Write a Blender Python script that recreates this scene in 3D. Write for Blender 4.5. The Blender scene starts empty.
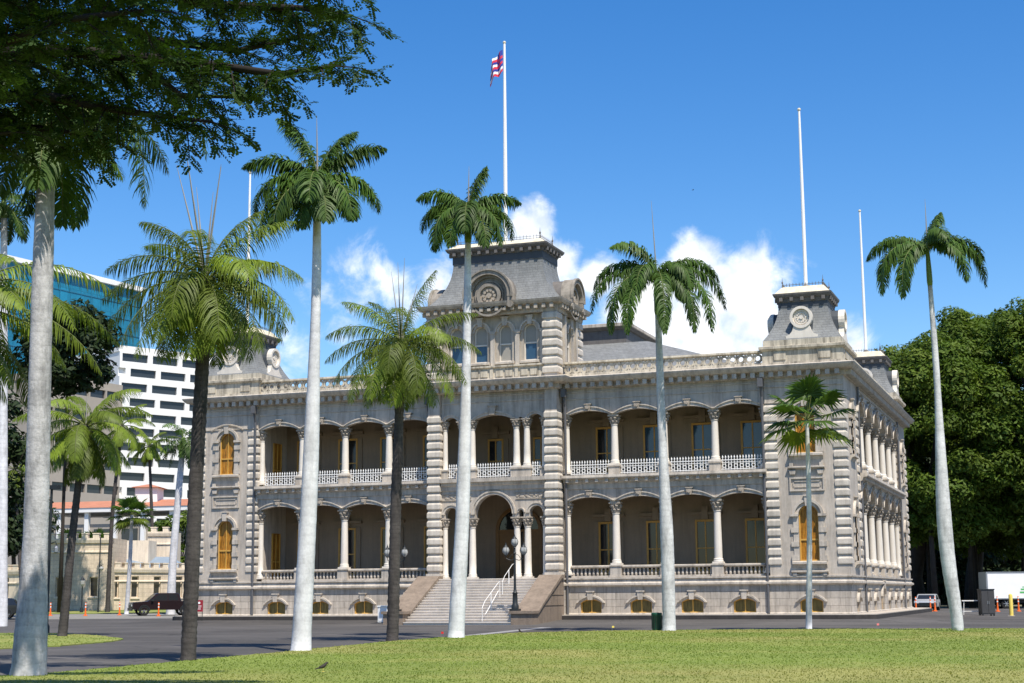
import bpy, bmesh, math, random
import numpy as np
from mathutils import Vector, Matrix

# ------------------------------------------------------------------ camera, world, sun, exposure
scn = bpy.context.scene
COL = scn.collection
CAM = np.array([33.7936, -89.9008, 1.1618])
CR = np.array([0.9392044, 0.3432733, -0.0076474])
CU = np.array([0.0623737, -0.1486697, 0.9869179])
CF = np.array([-0.3376457, 0.9273946, 0.1610425])
FPX = 1553.1453
cd = bpy.data.cameras.new('camera')
cam = bpy.data.objects.new('camera', cd)
COL.objects.link(cam)
cd.sensor_width = 36.0
cd.lens = FPX / 1024 * 36.0
cd.clip_start = 0.1
cd.clip_end = 6000
M4 = Matrix(((CR[0], CU[0], -CF[0], CAM[0]), (CR[1], CU[1], -CF[1], CAM[1]), (CR[2], CU[2], -CF[2], CAM[2]), (0, 0, 0, 1)))
cam.matrix_world = M4
scn.camera = cam

TRAVEL = Vector((-0.40, 0.41, -1.0)).normalized()     # the way the sunlight travels
SUN_EL = math.asin(-TRAVEL.z)
SUN_ROT = math.atan2(-TRAVEL.x, -TRAVEL.y)
sd = bpy.data.lights.new('sun', 'SUN')
sun = bpy.data.objects.new('sun', sd)
COL.objects.link(sun)
sd.energy = 5.0
sd.angle = math.radians(0.5)
sd.color = (1.0, 0.935, 0.835)
sun.rotation_euler = TRAVEL.to_track_quat('-Z', 'Y').to_euler()
sun.location = (30, -60, 80)

scn.view_settings.view_transform = 'Standard'
scn.view_settings.look = 'None'
scn.view_settings.gamma = 1.0
scn.view_settings.exposure = 0.48
scn.view_settings.use_curve_mapping = False
scn.cycles.max_bounces = 7
scn.cycles.transparent_max_bounces = 8
try:
    scn.cycles.use_denoising = True
except Exception:
    pass


def ray(px, py):
    return CF + CR * (px - 512) / FPX - CU * (py - 341.5) / FPX


def at(px, py, D):            # the point seen at a photo position, D metres deep
    return CAM + ray(px, py) * D


def gnd(px, py, z=-0.5):      # the ground point seen at a photo position
    d = ray(px, py)
    return CAM + d * (z - CAM[2]) / d[2]


world = bpy.data.worlds.new('World')
scn.world = world
world.use_nodes = True
wt = world.node_tree
wt.nodes.clear()


def wn(t, **k):
    n = wt.nodes.new(t)
    for a, b in k.items():
        setattr(n, a, b)
    return n


sky = wn('ShaderNodeTexSky', sky_type='NISHITA', sun_disc=False, sun_elevation=SUN_EL, sun_rotation=SUN_ROT)
sky.altitude = 0
sky.air_density = 1.0
sky.dust_density = 0.35
sky.ozone_density = 2.2
tc = wn('ShaderNodeTexCoord')


def wmath(op, a, b=None, clamp=False):
    n = wn('ShaderNodeMath', operation=op, use_clamp=clamp)
    for i, v in enumerate((a, b)):
        if v is None:
            continue
        if isinstance(v, (int, float)):
            n.inputs[i].default_value = v
        else:
            wt.links.new(v, n.inputs[i])
    return n.outputs[0]


# cloud banks: directions in the sky, each with its own angular size (degrees) and weight
BANKS = [(735, 300, 2.9, 1.0), (700, 268, 1.9, .95), (640, 300, 2.1, .95), (600, 276, 1.4, .85), (530, 228, 1.6, .85),
         (560, 262, 1.5, .7), (385, 284, 2.4, .60), (345, 312, 2.4, .57), (440, 272, 1.7, .66), (298, 345, 1.6, .5), (850, 345, 1.5, .55),
         (790, 280, 1.5, .5), (480, 320, 2.5, .8), (690, 350, 3.9, 1.0),
         (250, 410, 4.0, .5), (1350, 330, 8, .9), (-420, 380, 8, .9), (1800, 200, 10, .9), (-900, 250, 12, .9)]
mx = None
for (px, py, sz, wgt) in BANKS:
    d = ray(px, py)
    d = d / np.linalg.norm(d)
    vm = wn('ShaderNodeVectorMath', operation='DISTANCE')
    wt.links.new(tc.outputs['Generated'], vm.inputs[0])
    vm.inputs[1].default_value = tuple(d)
    mr = wn('ShaderNodeMapRange', interpolation_type='SMOOTHSTEP')
    wt.links.new(vm.outputs['Value'], mr.inputs['Value'])
    mr.inputs['From Min'].default_value = math.radians(sz) * 1.25
    mr.inputs['From Max'].default_value = 0.0
    mr.inputs['To Min'].default_value = 0.0
    mr.inputs['To Max'].default_value = wgt
    mx = mr.outputs[0] if mx is None else wmath('MAXIMUM', mx, mr.outputs[0])
nz = wn('ShaderNodeTexNoise')
nz.inputs['Scale'].default_value = 26
nz.inputs['Detail'].default_value = 9
nz.inputs['Roughness'].default_value = 0.62
nz.inputs['Distortion'].default_value = 0.35
wt.links.new(tc.outputs['Generated'], nz.inputs['Vector'])
dens = wmath('ADD', mx, wmath('MULTIPLY', wmath('SUBTRACT', nz.outputs['Fac'], 0.5), 1.5))
cm = wn('ShaderNodeMapRange', interpolation_type='SMOOTHSTEP')
wt.links.new(dens, cm.inputs['Value'])
cm.inputs['From Min'].default_value = 0.25
cm.inputs['From Max'].default_value = 0.78
gate = wmath('MULTIPLY', mx, 4.0, clamp=True)
fac = wmath('MULTIPLY', cm.outputs[0], gate)
nz2 = wn('ShaderNodeTexNoise')
nz2.inputs['Scale'].default_value = 48
nz2.inputs['Detail'].default_value = 5
wt.links.new(tc.outputs['Generated'], nz2.inputs['Vector'])
cr2 = wn('ShaderNodeValToRGB')
cr2.color_ramp.elements[0].position = 0.34
cr2.color_ramp.elements[0].color = (4.4, 5.0, 5.9, 1)
cr2.color_ramp.elements[1].position = 0.62
cr2.color_ramp.elements[1].color = (7.4, 7.5, 7.6, 1)
wt.links.new(nz2.outputs['Fac'], cr2.inputs[0])
mixc = wn('ShaderNodeMix', data_type='RGBA')
wt.links.new(fac, mixc.inputs['Factor'])
hs = wn('ShaderNodeHueSaturation')
hs.inputs['Hue'].default_value = 0.507
hs.inputs['Saturation'].default_value = 1.40
hs.inputs['Value'].default_value = 0.96
wt.links.new(sky.outputs[0], hs.inputs['Color'])
wt.links.new(hs.outputs[0], mixc.inputs['A'])
wt.links.new(cr2.outputs[0], mixc.inputs['B'])
bg = wn('ShaderNodeBackground')
bg.inputs['Strength'].default_value = 0.13
wt.links.new(mixc.outputs['Result'], bg.inputs[0])
wo = wn('ShaderNodeOutputWorld')
wt.links.new(bg.outputs[0], wo.inputs[0])


# ------------------------------------------------------------------ materials
def mat(name, col, rough=0.8, var=0.12, scale=1.5, streak=0.0, bump=0.0, bscale=20, metal=0.0, spec=0.3, brick=None, transl=0.0, objvar=0.0, tip=None, sfreq=3.2, sband=(.34, .56), rings=None, worn=False, tipscale=None):
    m = bpy.data.materials.new(name)
    m.use_nodes = True
    t = m.node_tree
    n, l = t.nodes, t.links
    bs = n['Principled BSDF']
    out = n['Material Output']
    bs.inputs['Roughness'].default_value = rough
    bs.inputs['Metallic'].default_value = metal
    bs.inputs['Specular IOR Level'].default_value = spec
    co = n.new('ShaderNodeTexCoord')

    def noise(s, det=5, vec=None, r=.6):
        q = n.new('ShaderNodeTexNoise')
        q.inputs['Scale'].default_value = s
        q.inputs['Detail'].default_value = det
        q.inputs['Roughness'].default_value = r
        l.new(vec if vec is not None else co.outputs['Object'], q.inputs['Vector'])
        return q.outputs['Fac']

    def mul(colsock, fsock, lo, hi, f0=.3, f1=.7):
        r = n.new('ShaderNodeMapRange')
        l.new(fsock, r.inputs['Value'])
        r.inputs['From Min'].default_value = f0
        r.inputs['From Max'].default_value = f1
        r.inputs['To Min'].default_value = lo
        r.inputs['To Max'].default_value = hi
        x = n.new('ShaderNodeVectorMath')
        x.operation = 'SCALE'
        l.new(colsock, x.inputs[0])
        l.new(r.outputs[0], x.inputs['Scale'])
        return x.outputs[0]
    rgb = n.new('ShaderNodeRGB')
    rgb.outputs[0].default_value = (*col, 1)
    c = rgb.outputs[0]
    hsock = None
    if brick:
        bw, bh, mort, dark, axis = brick
        mp = n.new('ShaderNodeSeparateXYZ')
        l.new(co.outputs['Object'], mp.inputs[0])
        cb = n.new('ShaderNodeCombineXYZ')
        ad = n.new('ShaderNodeMath')
        ad.operation = 'ADD'
        l.new(mp.outputs['X'], ad.inputs[0])
        l.new(mp.outputs['Y'], ad.inputs[1])
        l.new(ad.outputs[0], cb.inputs['X'])
        l.new(mp.outputs['Z'], cb.inputs['Y'])
        b = n.new('ShaderNodeTexBrick')
        l.new(cb.outputs[0], b.inputs['Vector'])
        b.inputs['Scale'].default_value = 1.0
        b.inputs['Brick Width'].default_value = bw
        b.inputs['Row Height'].default_value = bh
        b.inputs['Mortar Size'].default_value = mort
        b.inputs['Mortar Smooth'].default_value = .3
        b.inputs['Color1'].default_value = (*col, 1)
        b.inputs['Color2'].default_value = (*[v * (1 - var * 1.2) for v in col], 1)
        b.inputs['Mortar'].default_value = (*[v * dark for v in col], 1)
        c = b.outputs['Color']
        hsock = b.outputs['Fac']
    if tip is not None:
        mxn = n.new('ShaderNodeMix')
        mxn.data_type = 'RGBA'
        l.new(c, mxn.inputs['A'])
        mxn.inputs['B'].default_value = (*tip, 1)
        rr = n.new('ShaderNodeMapRange')
        l.new(noise(tipscale or scale * 2.3, 5 if tipscale else 3), rr.inputs['Value'])
        rr.inputs['From Min'].default_value = .45
        rr.inputs['From Max'].default_value = .62 if tipscale else .68
        l.new(rr.outputs[0], mxn.inputs['Factor'])
        c = mxn.outputs['Result']
    if var:
        c = mul(c, noise(scale), 1 - var, 1 + var)
        c = mul(c, noise(scale * 9, 3), 1 - var * .5, 1 + var * .5)
    if streak:
        mp = n.new('ShaderNodeMapping')
        mp.inputs['Scale'].default_value = (sfreq, sfreq, sfreq * .0875)
        l.new(co.outputs['Object'], mp.inputs[0])
        c = mul(c, noise(1.0, 6, mp.outputs[0], .7), 1 - streak, 1.04, *sband)
    if rings:
        wv = n.new('ShaderNodeTexWave')
        wv.wave_type = 'BANDS'
        wv.bands_direction = 'Z'
        wv.wave_profile = 'SAW'
        wv.inputs['Scale'].default_value = rings[0]
        wv.inputs['Distortion'].default_value = 3.0
        wv.inputs['Detail'].default_value = 3
        wv.inputs['Detail Scale'].default_value = 1.5
        l.new(co.outputs['Object'], wv.inputs['Vector'])
        c = mul(c, wv.outputs['Fac'], rings[1], 1.05, .0, .45)
        mp2 = n.new('ShaderNodeMapping')
        mp2.inputs['Scale'].default_value = (2.5, 2.5, .7)
        l.new(co.outputs['Object'], mp2.inputs[0])
        c = mul(c, noise(1.0, 7, mp2.outputs[0], .7), rings[2], 1.06, .38, .52)
    if worn:
        vo = n.new('ShaderNodeTexVoronoi')
        vo.feature = 'DISTANCE_TO_EDGE'
        vo.inputs['Scale'].default_value = .16
        wp = n.new('ShaderNodeVectorMath')
        wp.operation = 'MULTIPLY_ADD'
        q = n.new('ShaderNodeTexNoise')
        q.inputs['Scale'].default_value = .8
        q.inputs['Detail'].default_value = 6
        l.new(co.outputs['Object'], q.inputs['Vector'])
        l.new(q.outputs['Color'], wp.inputs[0])
        wp.inputs[1].default_value = (1.6, 1.6, 0)
        l.new(co.outputs['Object'], wp.inputs[2])
        l.new(wp.outputs[0], vo.inputs['Vector'])
        c = mul(c, vo.outputs['Distance'], .55, 1.0, .0, .010)
        mp3 = n.new('ShaderNodeMapping')
        mp3.inputs['Scale'].default_value = (.05, .6, 1)
        mp3.inputs['Rotation'].default_value = (0, 0, .25)
        l.new(co.outputs['Object'], mp3.inputs[0])
        c = mul(c, noise(1.0, 5, mp3.outputs[0], .6), .80, 1.12, .38, .62)
        c = mul(c, noise(.07, 4), .82, 1.18, .4, .6)
    if objvar:
        oi = n.new('ShaderNodeObjectInfo')
        c = mul(c, oi.outputs['Random'], 1 - objvar, 1 + objvar, 0, 1)
    l.new(c, bs.inputs['Base Color'])
    if bump or hsock is not None:
        bp = n.new('ShaderNodeBump')
        bp.inputs['Distance'].default_value = 0.03
        bp.inputs['Strength'].default_value = bump or .5
        if hsock is not None:
            iv = n.new('ShaderNodeMath')
            iv.operation = 'SUBTRACT'
            iv.inputs[0].default_value = 1
            l.new(hsock, iv.inputs[1])
            ad2 = n.new('ShaderNodeMath')
            ad2.operation = 'MULTIPLY_ADD'
            l.new(noise(bscale, 4), ad2.inputs[0])
            ad2.inputs[1].default_value = .5
            l.new(iv.outputs[0], ad2.inputs[2])
            l.new(ad2.outputs[0], bp.inputs['Height'])
        else:
            l.new(noise(bscale, 5), bp.inputs['Height'])
        l.new(bp.outputs[0], bs.inputs['Normal'])
    if transl:
        tr = n.new('ShaderNodeBsdfTranslucent')
        ms = n.new('ShaderNodeMixShader')
        sc = n.new('ShaderNodeVectorMath')
        sc.operation = 'MULTIPLY'
        l.new(c, sc.inputs[0])
        sc.inputs[1].default_value = (1.5, 1.6, .8)
        l.new(sc.outputs[0], tr.inputs['Color'])
        ms.inputs[0].default_value = transl
        l.new(bs.outputs[0], ms.inputs[1])
        l.new(tr.outputs[0], ms.inputs[2])
        l.new(ms.outputs[0], out.inputs['Surface'])
    return m


M = {}
M['stucco'] = mat('stucco', (.46, .405, .34), .85, .12, .6, .34, .25, 30)
M['trim'] = mat('trim', (.48, .425, .357), .8, .12, 1.0, .36, .2, 25)
M['quoin'] = mat('quoin', (.53, .475, .40), .8, .12, 1.4, .22, .2, 25)
M['column'] = mat('column_paint', (.65, .595, .515), .6, .05, 1.5, .08)
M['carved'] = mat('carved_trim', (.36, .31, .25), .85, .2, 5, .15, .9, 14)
M['parapet'] = mat('parapet_stone', (.50, .445, .35), .85, .15, 1.2, .62, .3, 20)
M['block'] = mat('basement_block', (.46, .405, .34), .85, .14, .8, .34, .5, 30, brick=(1.15, .42, .018, .62, 0))
M['weathered'] = mat('weathered_stone', (.27, .24, .20), .85, .16, 1.2, .35, .4, 18)
M['grey_stucco'] = mat('grey_stucco', (.42, .365, .295), .85, .12, .8, .35, .3, 25)
M['shaded_bark'] = mat('shaded_bark', (.018, .015, .012), .95, .2, 2)  # bark colour darkened to stand for the shade inside the canopy
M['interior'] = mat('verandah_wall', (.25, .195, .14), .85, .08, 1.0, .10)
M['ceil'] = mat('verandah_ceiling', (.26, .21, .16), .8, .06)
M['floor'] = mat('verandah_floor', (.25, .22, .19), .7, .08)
M['cheek'] = mat('cheek_stone', (.215, .168, .128), .85, .16, 1.5, .2, .5, 18)
M['step'] = mat('step_stone', (.56, .51, .45), .8, .10, 1.5, .05, .2, 20)
M['slate'] = mat('slate_roof', (.20, .205, .20), .6, .12, 2, .15, .5, 30, brick=(.35, .16, .012, .7, 0))
M['slate_dark'] = mat('dark_slate_band', (.06, .068, .078), .6, .1, 2)
M['lead'] = mat('lead_sheet', (.14, .128, .118), .6, .15, 2, .2)
M['cap'] = mat('cream_cap', (.60, .54, .40), .8, .1, 2, .2)
M['white_iron'] = mat('white_iron', (.78, .77, .74), .5, .03)
M['white_paint'] = mat('white_paint', (.80, .79, .76), .5, .03)
M['amber'] = mat('amber_wood', (.46, .20, .022), .30, .15, 3, .62, sfreq=16, sband=(.4, .6))
M['amber_frame'] = mat('amber_frame', (.56, .32, .07), .45, .08, 3)
M['door_frame'] = mat('door_frame_wood', (.52, .29, .07), .45, .08, 3)
M['pale_trunk'] = mat('pale_palm_trunk', (.48, .475, .475), .9, .2, 2.0, 0, .4, 14, rings=(1.2, .93, .70))
M['olive_wood'] = mat('olive_shutter', (.17, .13, .04), .3, .15, 3, .5, sfreq=16, sband=(.4, .6))
M['door_wood'] = mat('door_wood', (.20, .11, .04), .45, .1, 3)
M['glass'] = mat('dark_glass', (.018, .020, .022), .06, 0, spec=.5)
M['glass_blue'] = mat('blue_glass', (.03, .07, .12), .05, .1, .6, spec=.6)
M['blind'] = mat('pale_blind', (.30, .28, .24), .5, .05)
M['pipe'] = mat('drain_pipe', (.10, .10, .105), .5, .1)
M['asphalt'] = mat('asphalt', (.080, .074, .069), .9, .16, .22, 0, .3, 60, worn=True)
M['ground'] = mat('ground_soil', (.16, .15, .09), .95, .2, .05)
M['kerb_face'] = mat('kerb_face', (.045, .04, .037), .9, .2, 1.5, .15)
M['kerb'] = mat('kerb_stone', (.42, .37, .31), .9, .15, 1.5, .1)
M['paving'] = mat('paving', (.20, .19, .17), .9, .1, .5)
M['line'] = mat('road_paint', (.26, .25, .24), .85, .25, 2)
M['lawn'] = mat('lawn_turf', (.17, .215, .040), .95, .16, .22, 0, .6, 40, tip=(.235, .23, .066), tipscale=.11)
M['grass'] = mat('grass_blade', (.17, .22, .036), .6, .15, .16, transl=.3, tip=(.235, .235, .062), tipscale=.11)
M['royal_trunk'] = mat('royal_palm_trunk', (.56, .555, .56), .85, .16, 1.6, 0, .3, 12, rings=(1.1, .95, .82))
M['grey_trunk'] = mat('grey_palm_trunk', (.40, .39, .385), .9, .22, 2.2, 0, .5, 14, rings=(1.2, .91, .62))
M['coco_trunk'] = mat('coconut_trunk', (.060, .052, .048), .9, .3, 3, 0, .8, 9, rings=(2.2, .78, .6))
M['shaft'] = mat('crownshaft', (.13, .20, .05), .4, .12, 3)
M['royal_leaf'] = mat('royal_palm_leaf', (.056, .105, .016), .5, .3, 1.2, transl=.22, objvar=.25, spec=.25)
M['coco_leaf'] = mat('coconut_leaf', (.122, .170, .017), .5, .32, 1.2, transl=.28, objvar=.38, spec=.25)
M['dry_leaf'] = mat('dry_palm_leaf', (.20, .12, .05), .8, .2, 2, transl=.15)
M['stalk'] = mat('palm_stalk', (.11, .13, .035), .6, .15, 2)
M['spear'] = mat('palm_spear', (.26, .25, .22), .7, .1, 2)
M['tree_leaf'] = mat('tree_leaf', (.060, .102, .011), .6, .35, .22, transl=.22, spec=.15, tip=(.110, .150, .022))
M['canopy_leaf'] = mat('canopy_leaf', (.026, .055, .008), .6, .25, .8, transl=.25, spec=.2)
M['dark_leaf'] = mat('dark_leaf', (.018, .033, .009), .6, .3, .4, transl=.1, spec=.2)
M['bark'] = mat('bark', (.045, .037, .030), .95, .25, 2, 0, .8, 8)
M['black_paint'] = mat('black_metal', (.02, .024, .026), .45, .1)
M['lantern'] = mat('lantern_glass', (.34, .34, .32), .15, .03, spec=.5)
M['green_paint'] = mat('green_plastic', (.012, .07, .045), .5, .1)
M['red_sign'] = mat('red_sign', (.26, .02, .03), .5, .05)
M['orange'] = mat('orange_plastic', (.80, .14, .02), .5, .05)
M['yellow'] = mat('yellow_paint', (.70, .55, .12), .6, .05)
M['red_paint'] = mat('red_paint', (.55, .03, .03), .5, .05)
M['blue_cloth'] = mat('blue_cloth', (.03, .05, .30), .8, .05)
M['red_cloth'] = mat('red_cloth', (.60, .04, .07), .8, .05)
M['white_cloth'] = mat('white_cloth', (.80, .78, .78), .8, .03)
M['maroon_car'] = mat('dark_maroon_car', (.016, .009, .010), .25, .05, spec=.6)
M['black_car'] = mat('black_car', (.012, .013, .015), .22, .05, spec=.6)
M['silver_car'] = mat('silver_car', (.48, .49, .50), .3, .03, metal=.4, spec=.5)
M['tyre'] = mat('tyre_rubber', (.018, .018, .018), .9, .1)
M['rim'] = mat('wheel_rim', (.35, .35, .36), .35, .05, metal=.7)
M['lampglass'] = mat('headlamp_glass', (.65, .65, .62), .15, 0, spec=.6)
M['taillamp'] = mat('tail_lamp', (.35, .01, .01), .2, 0, spec=.6)
M['coral'] = mat('coral_block', (.66, .54, .395), .9, .14, .8, .15, .5, 20, brick=(.9, .42, .02, .72, 0))
M['coral_plain'] = mat('coral_render', (.70, .59, .45), .9, .10, .6, .18)
M['blue_roof'] = mat('blue_grey_roof', (.20, .25, .30), .6, .08, .8)
M['orange_tile'] = mat('orange_tile', (.42, .175, .10), .8, .14, .8, 0, .5, 12)
M['office_white'] = mat('office_white', (.76, .75, .72), .8, .04, .1)
M['office_beige'] = mat('office_beige', (.34, .30, .25), .85, .06, .1)
M['office_glass'] = mat('office_dark_glass', (.03, .035, .04), .12, .1, .2, spec=.5)
M['teal_glass'] = mat('teal_curtain_glass', (.012, .20, .33), .35, .18, .06, spec=.5, brick=(3.0, 3.4, .12, .75, 0))
M['teal_frame'] = mat('teal_frame', (.02, .15, .25), .5, .05)
M['cabinet'] = mat('dark_cabinet', (.05, .05, .052), .6, .1)
M['bird_black'] = mat('bird_feather', (.03, .025, .02), .7, .2, 30)
M['pink'] = mat('pink_marker', (.75, .20, .20), .7, .05)


# ------------------------------------------------------------------ helpers
class Fr:            # a wall's own axes: u along it, w into the building, z up
    def __init__(s, o=(0, 0, 0), U=(1, 0, 0), W=(0, 1, 0)):
        s.o, s.U, s.W = Vector(o), Vector(U), Vector(W)

    def __call__(s, u, w, z):
        return s.o + s.U * u + s.W * w + Vector((0, 0, z))


ID = Fr()


class MB:
    def __init__(s):
        s.v, s.f, s.parts = [], [], []

    def add(s, vs, fs):
        k = len(s.v)
        s.parts.append((k, k + len(vs), len(s.f), len(s.f) + len(fs)))
        s.v += [tuple(v) for v in vs]
        s.f += [tuple(i + k for i in f) for f in fs]

    def pieces(s, tol=.03):              # groups of touching shapes, so that each group becomes an object of its own
        A = np.array(s.v)
        B = [(A[a:b].min(0) - tol, A[a:b].max(0) + tol) for a, b, c, d in s.parts]
        lo, hi = np.array([b[0] for b in B]), np.array([b[1] for b in B])
        left = set(range(len(B)))
        out = []
        while left:
            todo = [left.pop()]
            grp = []
            while todo:
                i = todo.pop()
                grp.append(i)
                for j in np.nonzero(((lo <= hi[i]) & (hi >= lo[i])).all(1))[0]:
                    if j in left:
                        left.discard(j)
                        todo.append(j)
            out.append(sorted(grp))
        r = []
        for g in sorted(out):
            m = MB()
            for i in g:
                a, b, c, d = s.parts[i]
                m.add(s.v[a:b], [tuple(q - a for q in f) for f in s.f[c:d]])
            r.append(m)
        return r

    def box(s, u0, u1, w0, w1, z0, z1, fr=ID):
        vs = [fr(u, w, z) for z in (z0, z1) for w in (w0, w1) for u in (u0, u1)]
        s.add(vs, [(0, 1, 3, 2), (4, 6, 7, 5), (0, 4, 5, 1), (2, 3, 7, 6), (0, 2, 6, 4), (1, 5, 7, 3)])

    def frustum(s, a, za, b, zb, fr=ID):      # a, b = (u0,u1,w0,w1)
        vs = []
        for (q, z) in ((a, za), (b, zb)):
            vs += [fr(q[0], q[2], z), fr(q[1], q[2], z), fr(q[1], q[3], z), fr(q[0], q[3], z)]
        s.add(vs, [(3, 2, 1, 0), (4, 5, 6, 7)] + [(i, (i + 1) % 4, 4 + (i + 1) % 4, 4 + i) for i in range(4)])

    def prism(s, poly, w0, w1, fr=ID):        # poly in (u,z), pushed from w0 to w1
        n = len(poly)
        vs = [fr(u, w0, z) for u, z in poly] + [fr(u, w1, z) for u, z in poly]
        s.add(vs, [tuple(range(n)), tuple(range(2 * n - 1, n - 1, -1))] + [(i, (i + 1) % n, n + (i + 1) % n, n + i) for i in range(n)])

    def run(s, prof, u0, u1, fr=ID):          # moulding profile in (w,z), run along u
        n = len(prof)
        vs = [fr(u0, w, z) for w, z in prof] + [fr(u1, w, z) for w, z in prof]
        s.add(vs, [tuple(range(n)), tuple(range(2 * n - 1, n - 1, -1))] + [(i, (i + 1) % n, n + (i + 1) % n, n + i) for i in range(n)])

    def plan(s, poly, z0, z1):                # poly in (x,y)
        n = len(poly)
        vs = [(x, y, z0) for x, y in poly] + [(x, y, z1) for x, y in poly]
        s.add(vs, [tuple(range(n)), tuple(range(2 * n - 1, n - 1, -1))] + [(i, (i + 1) % n, n + (i + 1) % n, n + i) for i in range(n)])

    def lathe(s, prof, c, seg=12, fr=ID):     # prof (r,z) about (u,w)
        vs, fs = [], []
        for r, z in prof:
            for k in range(seg):
                a = 2 * math.pi * k / seg
                vs.append(fr(c[0] + r * math.cos(a), c[1] + r * math.sin(a), z))
        m = len(prof)
        for i in range(m - 1):
            for k in range(seg):
                k2 = (k + 1) % seg
                fs.append((i * seg + k, i * seg + k2, (i + 1) * seg + k2, (i + 1) * seg + k))
        fs.append(tuple(range(seg - 1, -1, -1)))
        fs.append(tuple((m - 1) * seg + k for k in range(seg)))
        s.add(vs, fs)

    def tube(s, path, rad, seg=8, cap=True):
        path = [Vector(p) for p in path]
        vs, fs = [], []
        m = len(path)
        prev = None
        for i, p in enumerate(path):
            t = (path[min(i + 1, m - 1)] - path[max(i - 1, 0)])
            t = t.normalized() if t.length > 1e-9 else Vector((0, 0, 1))
            if prev is None:
                a = Vector((1, 0, 0)) if abs(t.x) < .9 else Vector((0, 1, 0))
                a = (a - t * a.dot(t)).normalized()
            else:
                a = (prev - t * prev.dot(t)).normalized()
            prev = a
            b = t.cross(a)
            r = rad[i] if hasattr(rad, '__len__') else rad
            for k in range(seg):
                an = 2 * math.pi * k / seg
                vs.append(p + (a * math.cos(an) + b * math.sin(an)) * r)
        for i in range(m - 1):
            for k in range(seg):
                k2 = (k + 1) % seg
                fs.append((i * seg + k, i * seg + k2, (i + 1) * seg + k2, (i + 1) * seg + k))
        if cap:
            fs.append(tuple(range(seg - 1, -1, -1)))
            fs.append(tuple((m - 1) * seg + k for k in range(seg)))
        s.add(vs, fs)

    def ring(s, uc, zc, r0, r1, w0, w1, fr=ID, seg=16, a0=0, a1=2 * math.pi):   # flat ring (or arc) standing in the wall
        full = abs(a1 - a0) > 6.28
        n = seg if full else seg + 1
        vs, fs = [], []
        for k in range(n):
            a = a0 + (a1 - a0) * k / seg
            c, sn = math.cos(a), math.sin(a)
            vs += [fr(uc + r0 * c, w0, zc + r0 * sn), fr(uc + r1 * c, w0, zc + r1 * sn), fr(uc + r1 * c, w1, zc + r1 * sn), fr(uc + r0 * c, w1, zc + r0 * sn)]
        for k in range(seg):
            a, b = 4 * k, 4 * ((k + 1) % n)
            for i in range(4):
                j = (i + 1) % 4
                fs.append((a + i, a + j, b + j, b + i))
        if not full:
            fs += [(0, 1, 2, 3), (4 * seg + 3, 4 * seg + 2, 4 * seg + 1, 4 * seg)]
        s.add(vs, fs)

    def disc(s, uc, zc, r, w0, w1, fr=ID, seg=20):
        s.prism([(uc + r * math.cos(2 * math.pi * k / seg), zc + r * math.sin(2 * math.pi * k / seg)) for k in range(seg)], w0, w1, fr)

    def ball(s, c, r, seg=10, rings=7, sc=(1, 1, 1)):
        prof = []
        vs, fs = [], []
        for i in range(rings + 1):
            th = math.pi * i / rings
            for k in range(seg):
                a = 2 * math.pi * k / seg
                rr = max(math.sin(th), 1e-3)
                vs.append((c[0] + r * sc[0] * rr * math.cos(a), c[1] + r * sc[1] * rr * math.sin(a), c[2] - r * sc[2] * math.cos(th)))
        for i in range(rings):
            for k in range(seg):
                k2 = (k + 1) % seg
                fs.append((i * seg + k, i * seg + k2, (i + 1) * seg + k2, (i + 1) * seg + k))
        s.add(vs, fs)

    def build(s, name, m, parent=None, smooth=False, fix=True, loc=None, split=True):
        if split and parent is not None and len(s.parts) > 1 and (parent.name == 'palace' or (parent.parent and parent.parent.name == 'palace')):
            ps = s.pieces()
            if len(ps) > 1:
                return [q.build(name, m, parent, smooth, fix, loc, False) for q in ps][0]
        me = bpy.data.meshes.new(name)
        off = Vector(loc) if loc is not None else None
        vs = s.v if off is None else [tuple(Vector(v) - off) for v in s.v]
        me.from_pydata(vs, [], s.f)
        if fix:
            b = bmesh.new()
            b.from_mesh(me)
            bmesh.ops.recalc_face_normals(b, faces=b.faces)
            b.to_mesh(me)
            b.free()
        if smooth:
            me.polygons.foreach_set('use_smooth', [True] * len(me.polygons))
            if smooth != 'all':
                try:
                    me.set_sharp_from_angle(angle=math.radians(38))
                except Exception:
                    pass
        me.materials.append(m)
        o = bpy.data.objects.new(name, me)
        COL.objects.link(o)
        if off is not None:
            o.location = off
        if parent is not None:
            o.parent = parent
        return o


def npmesh(name, V, F, m, parent=None, loc=None):      # fast path for many leaves: V (n,3), F (k,4)
    me = bpy.data.meshes.new(name)
    V = np.asarray(V, np.float32)
    F = np.asarray(F, np.int32)
    me.vertices.add(len(V))
    me.vertices.foreach_set('co', V.ravel())
    me.loops.add(F.size)
    me.loops.foreach_set('vertex_index', F.ravel())
    me.polygons.add(len(F))
    me.polygons.foreach_set('loop_start', np.arange(0, F.size, F.shape[1], dtype=np.int32))
    try:
        me.polygons.foreach_set('loop_total', np.full(len(F), F.shape[1], np.int32))
    except Exception:
        pass
    me.update(calc_edges=True)
    me.validate()
    me.materials.append(m)
    o = bpy.data.objects.new(name, me)
    COL.objects.link(o)
    if parent is not None:
        o.parent = parent
    if loc is not None:
        o.location = loc
    return o


def tag(o, label, cat, group=None):
    o['label'] = label
    o['category'] = cat
    if group:
        o['group'] = group
    return o


def thing(name, label, cat, loc=(0, 0, 0), rz=0.0, group=None):
    o = bpy.data.objects.new(name, None)
    o.empty_display_size = .3
    COL.objects.link(o)
    o.location = loc
    o.rotation_euler = (0, 0, rz)
    return tag(o, label, cat, group)


def struct(o, kind='structure'):
    o['kind'] = kind
    return o


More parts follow.
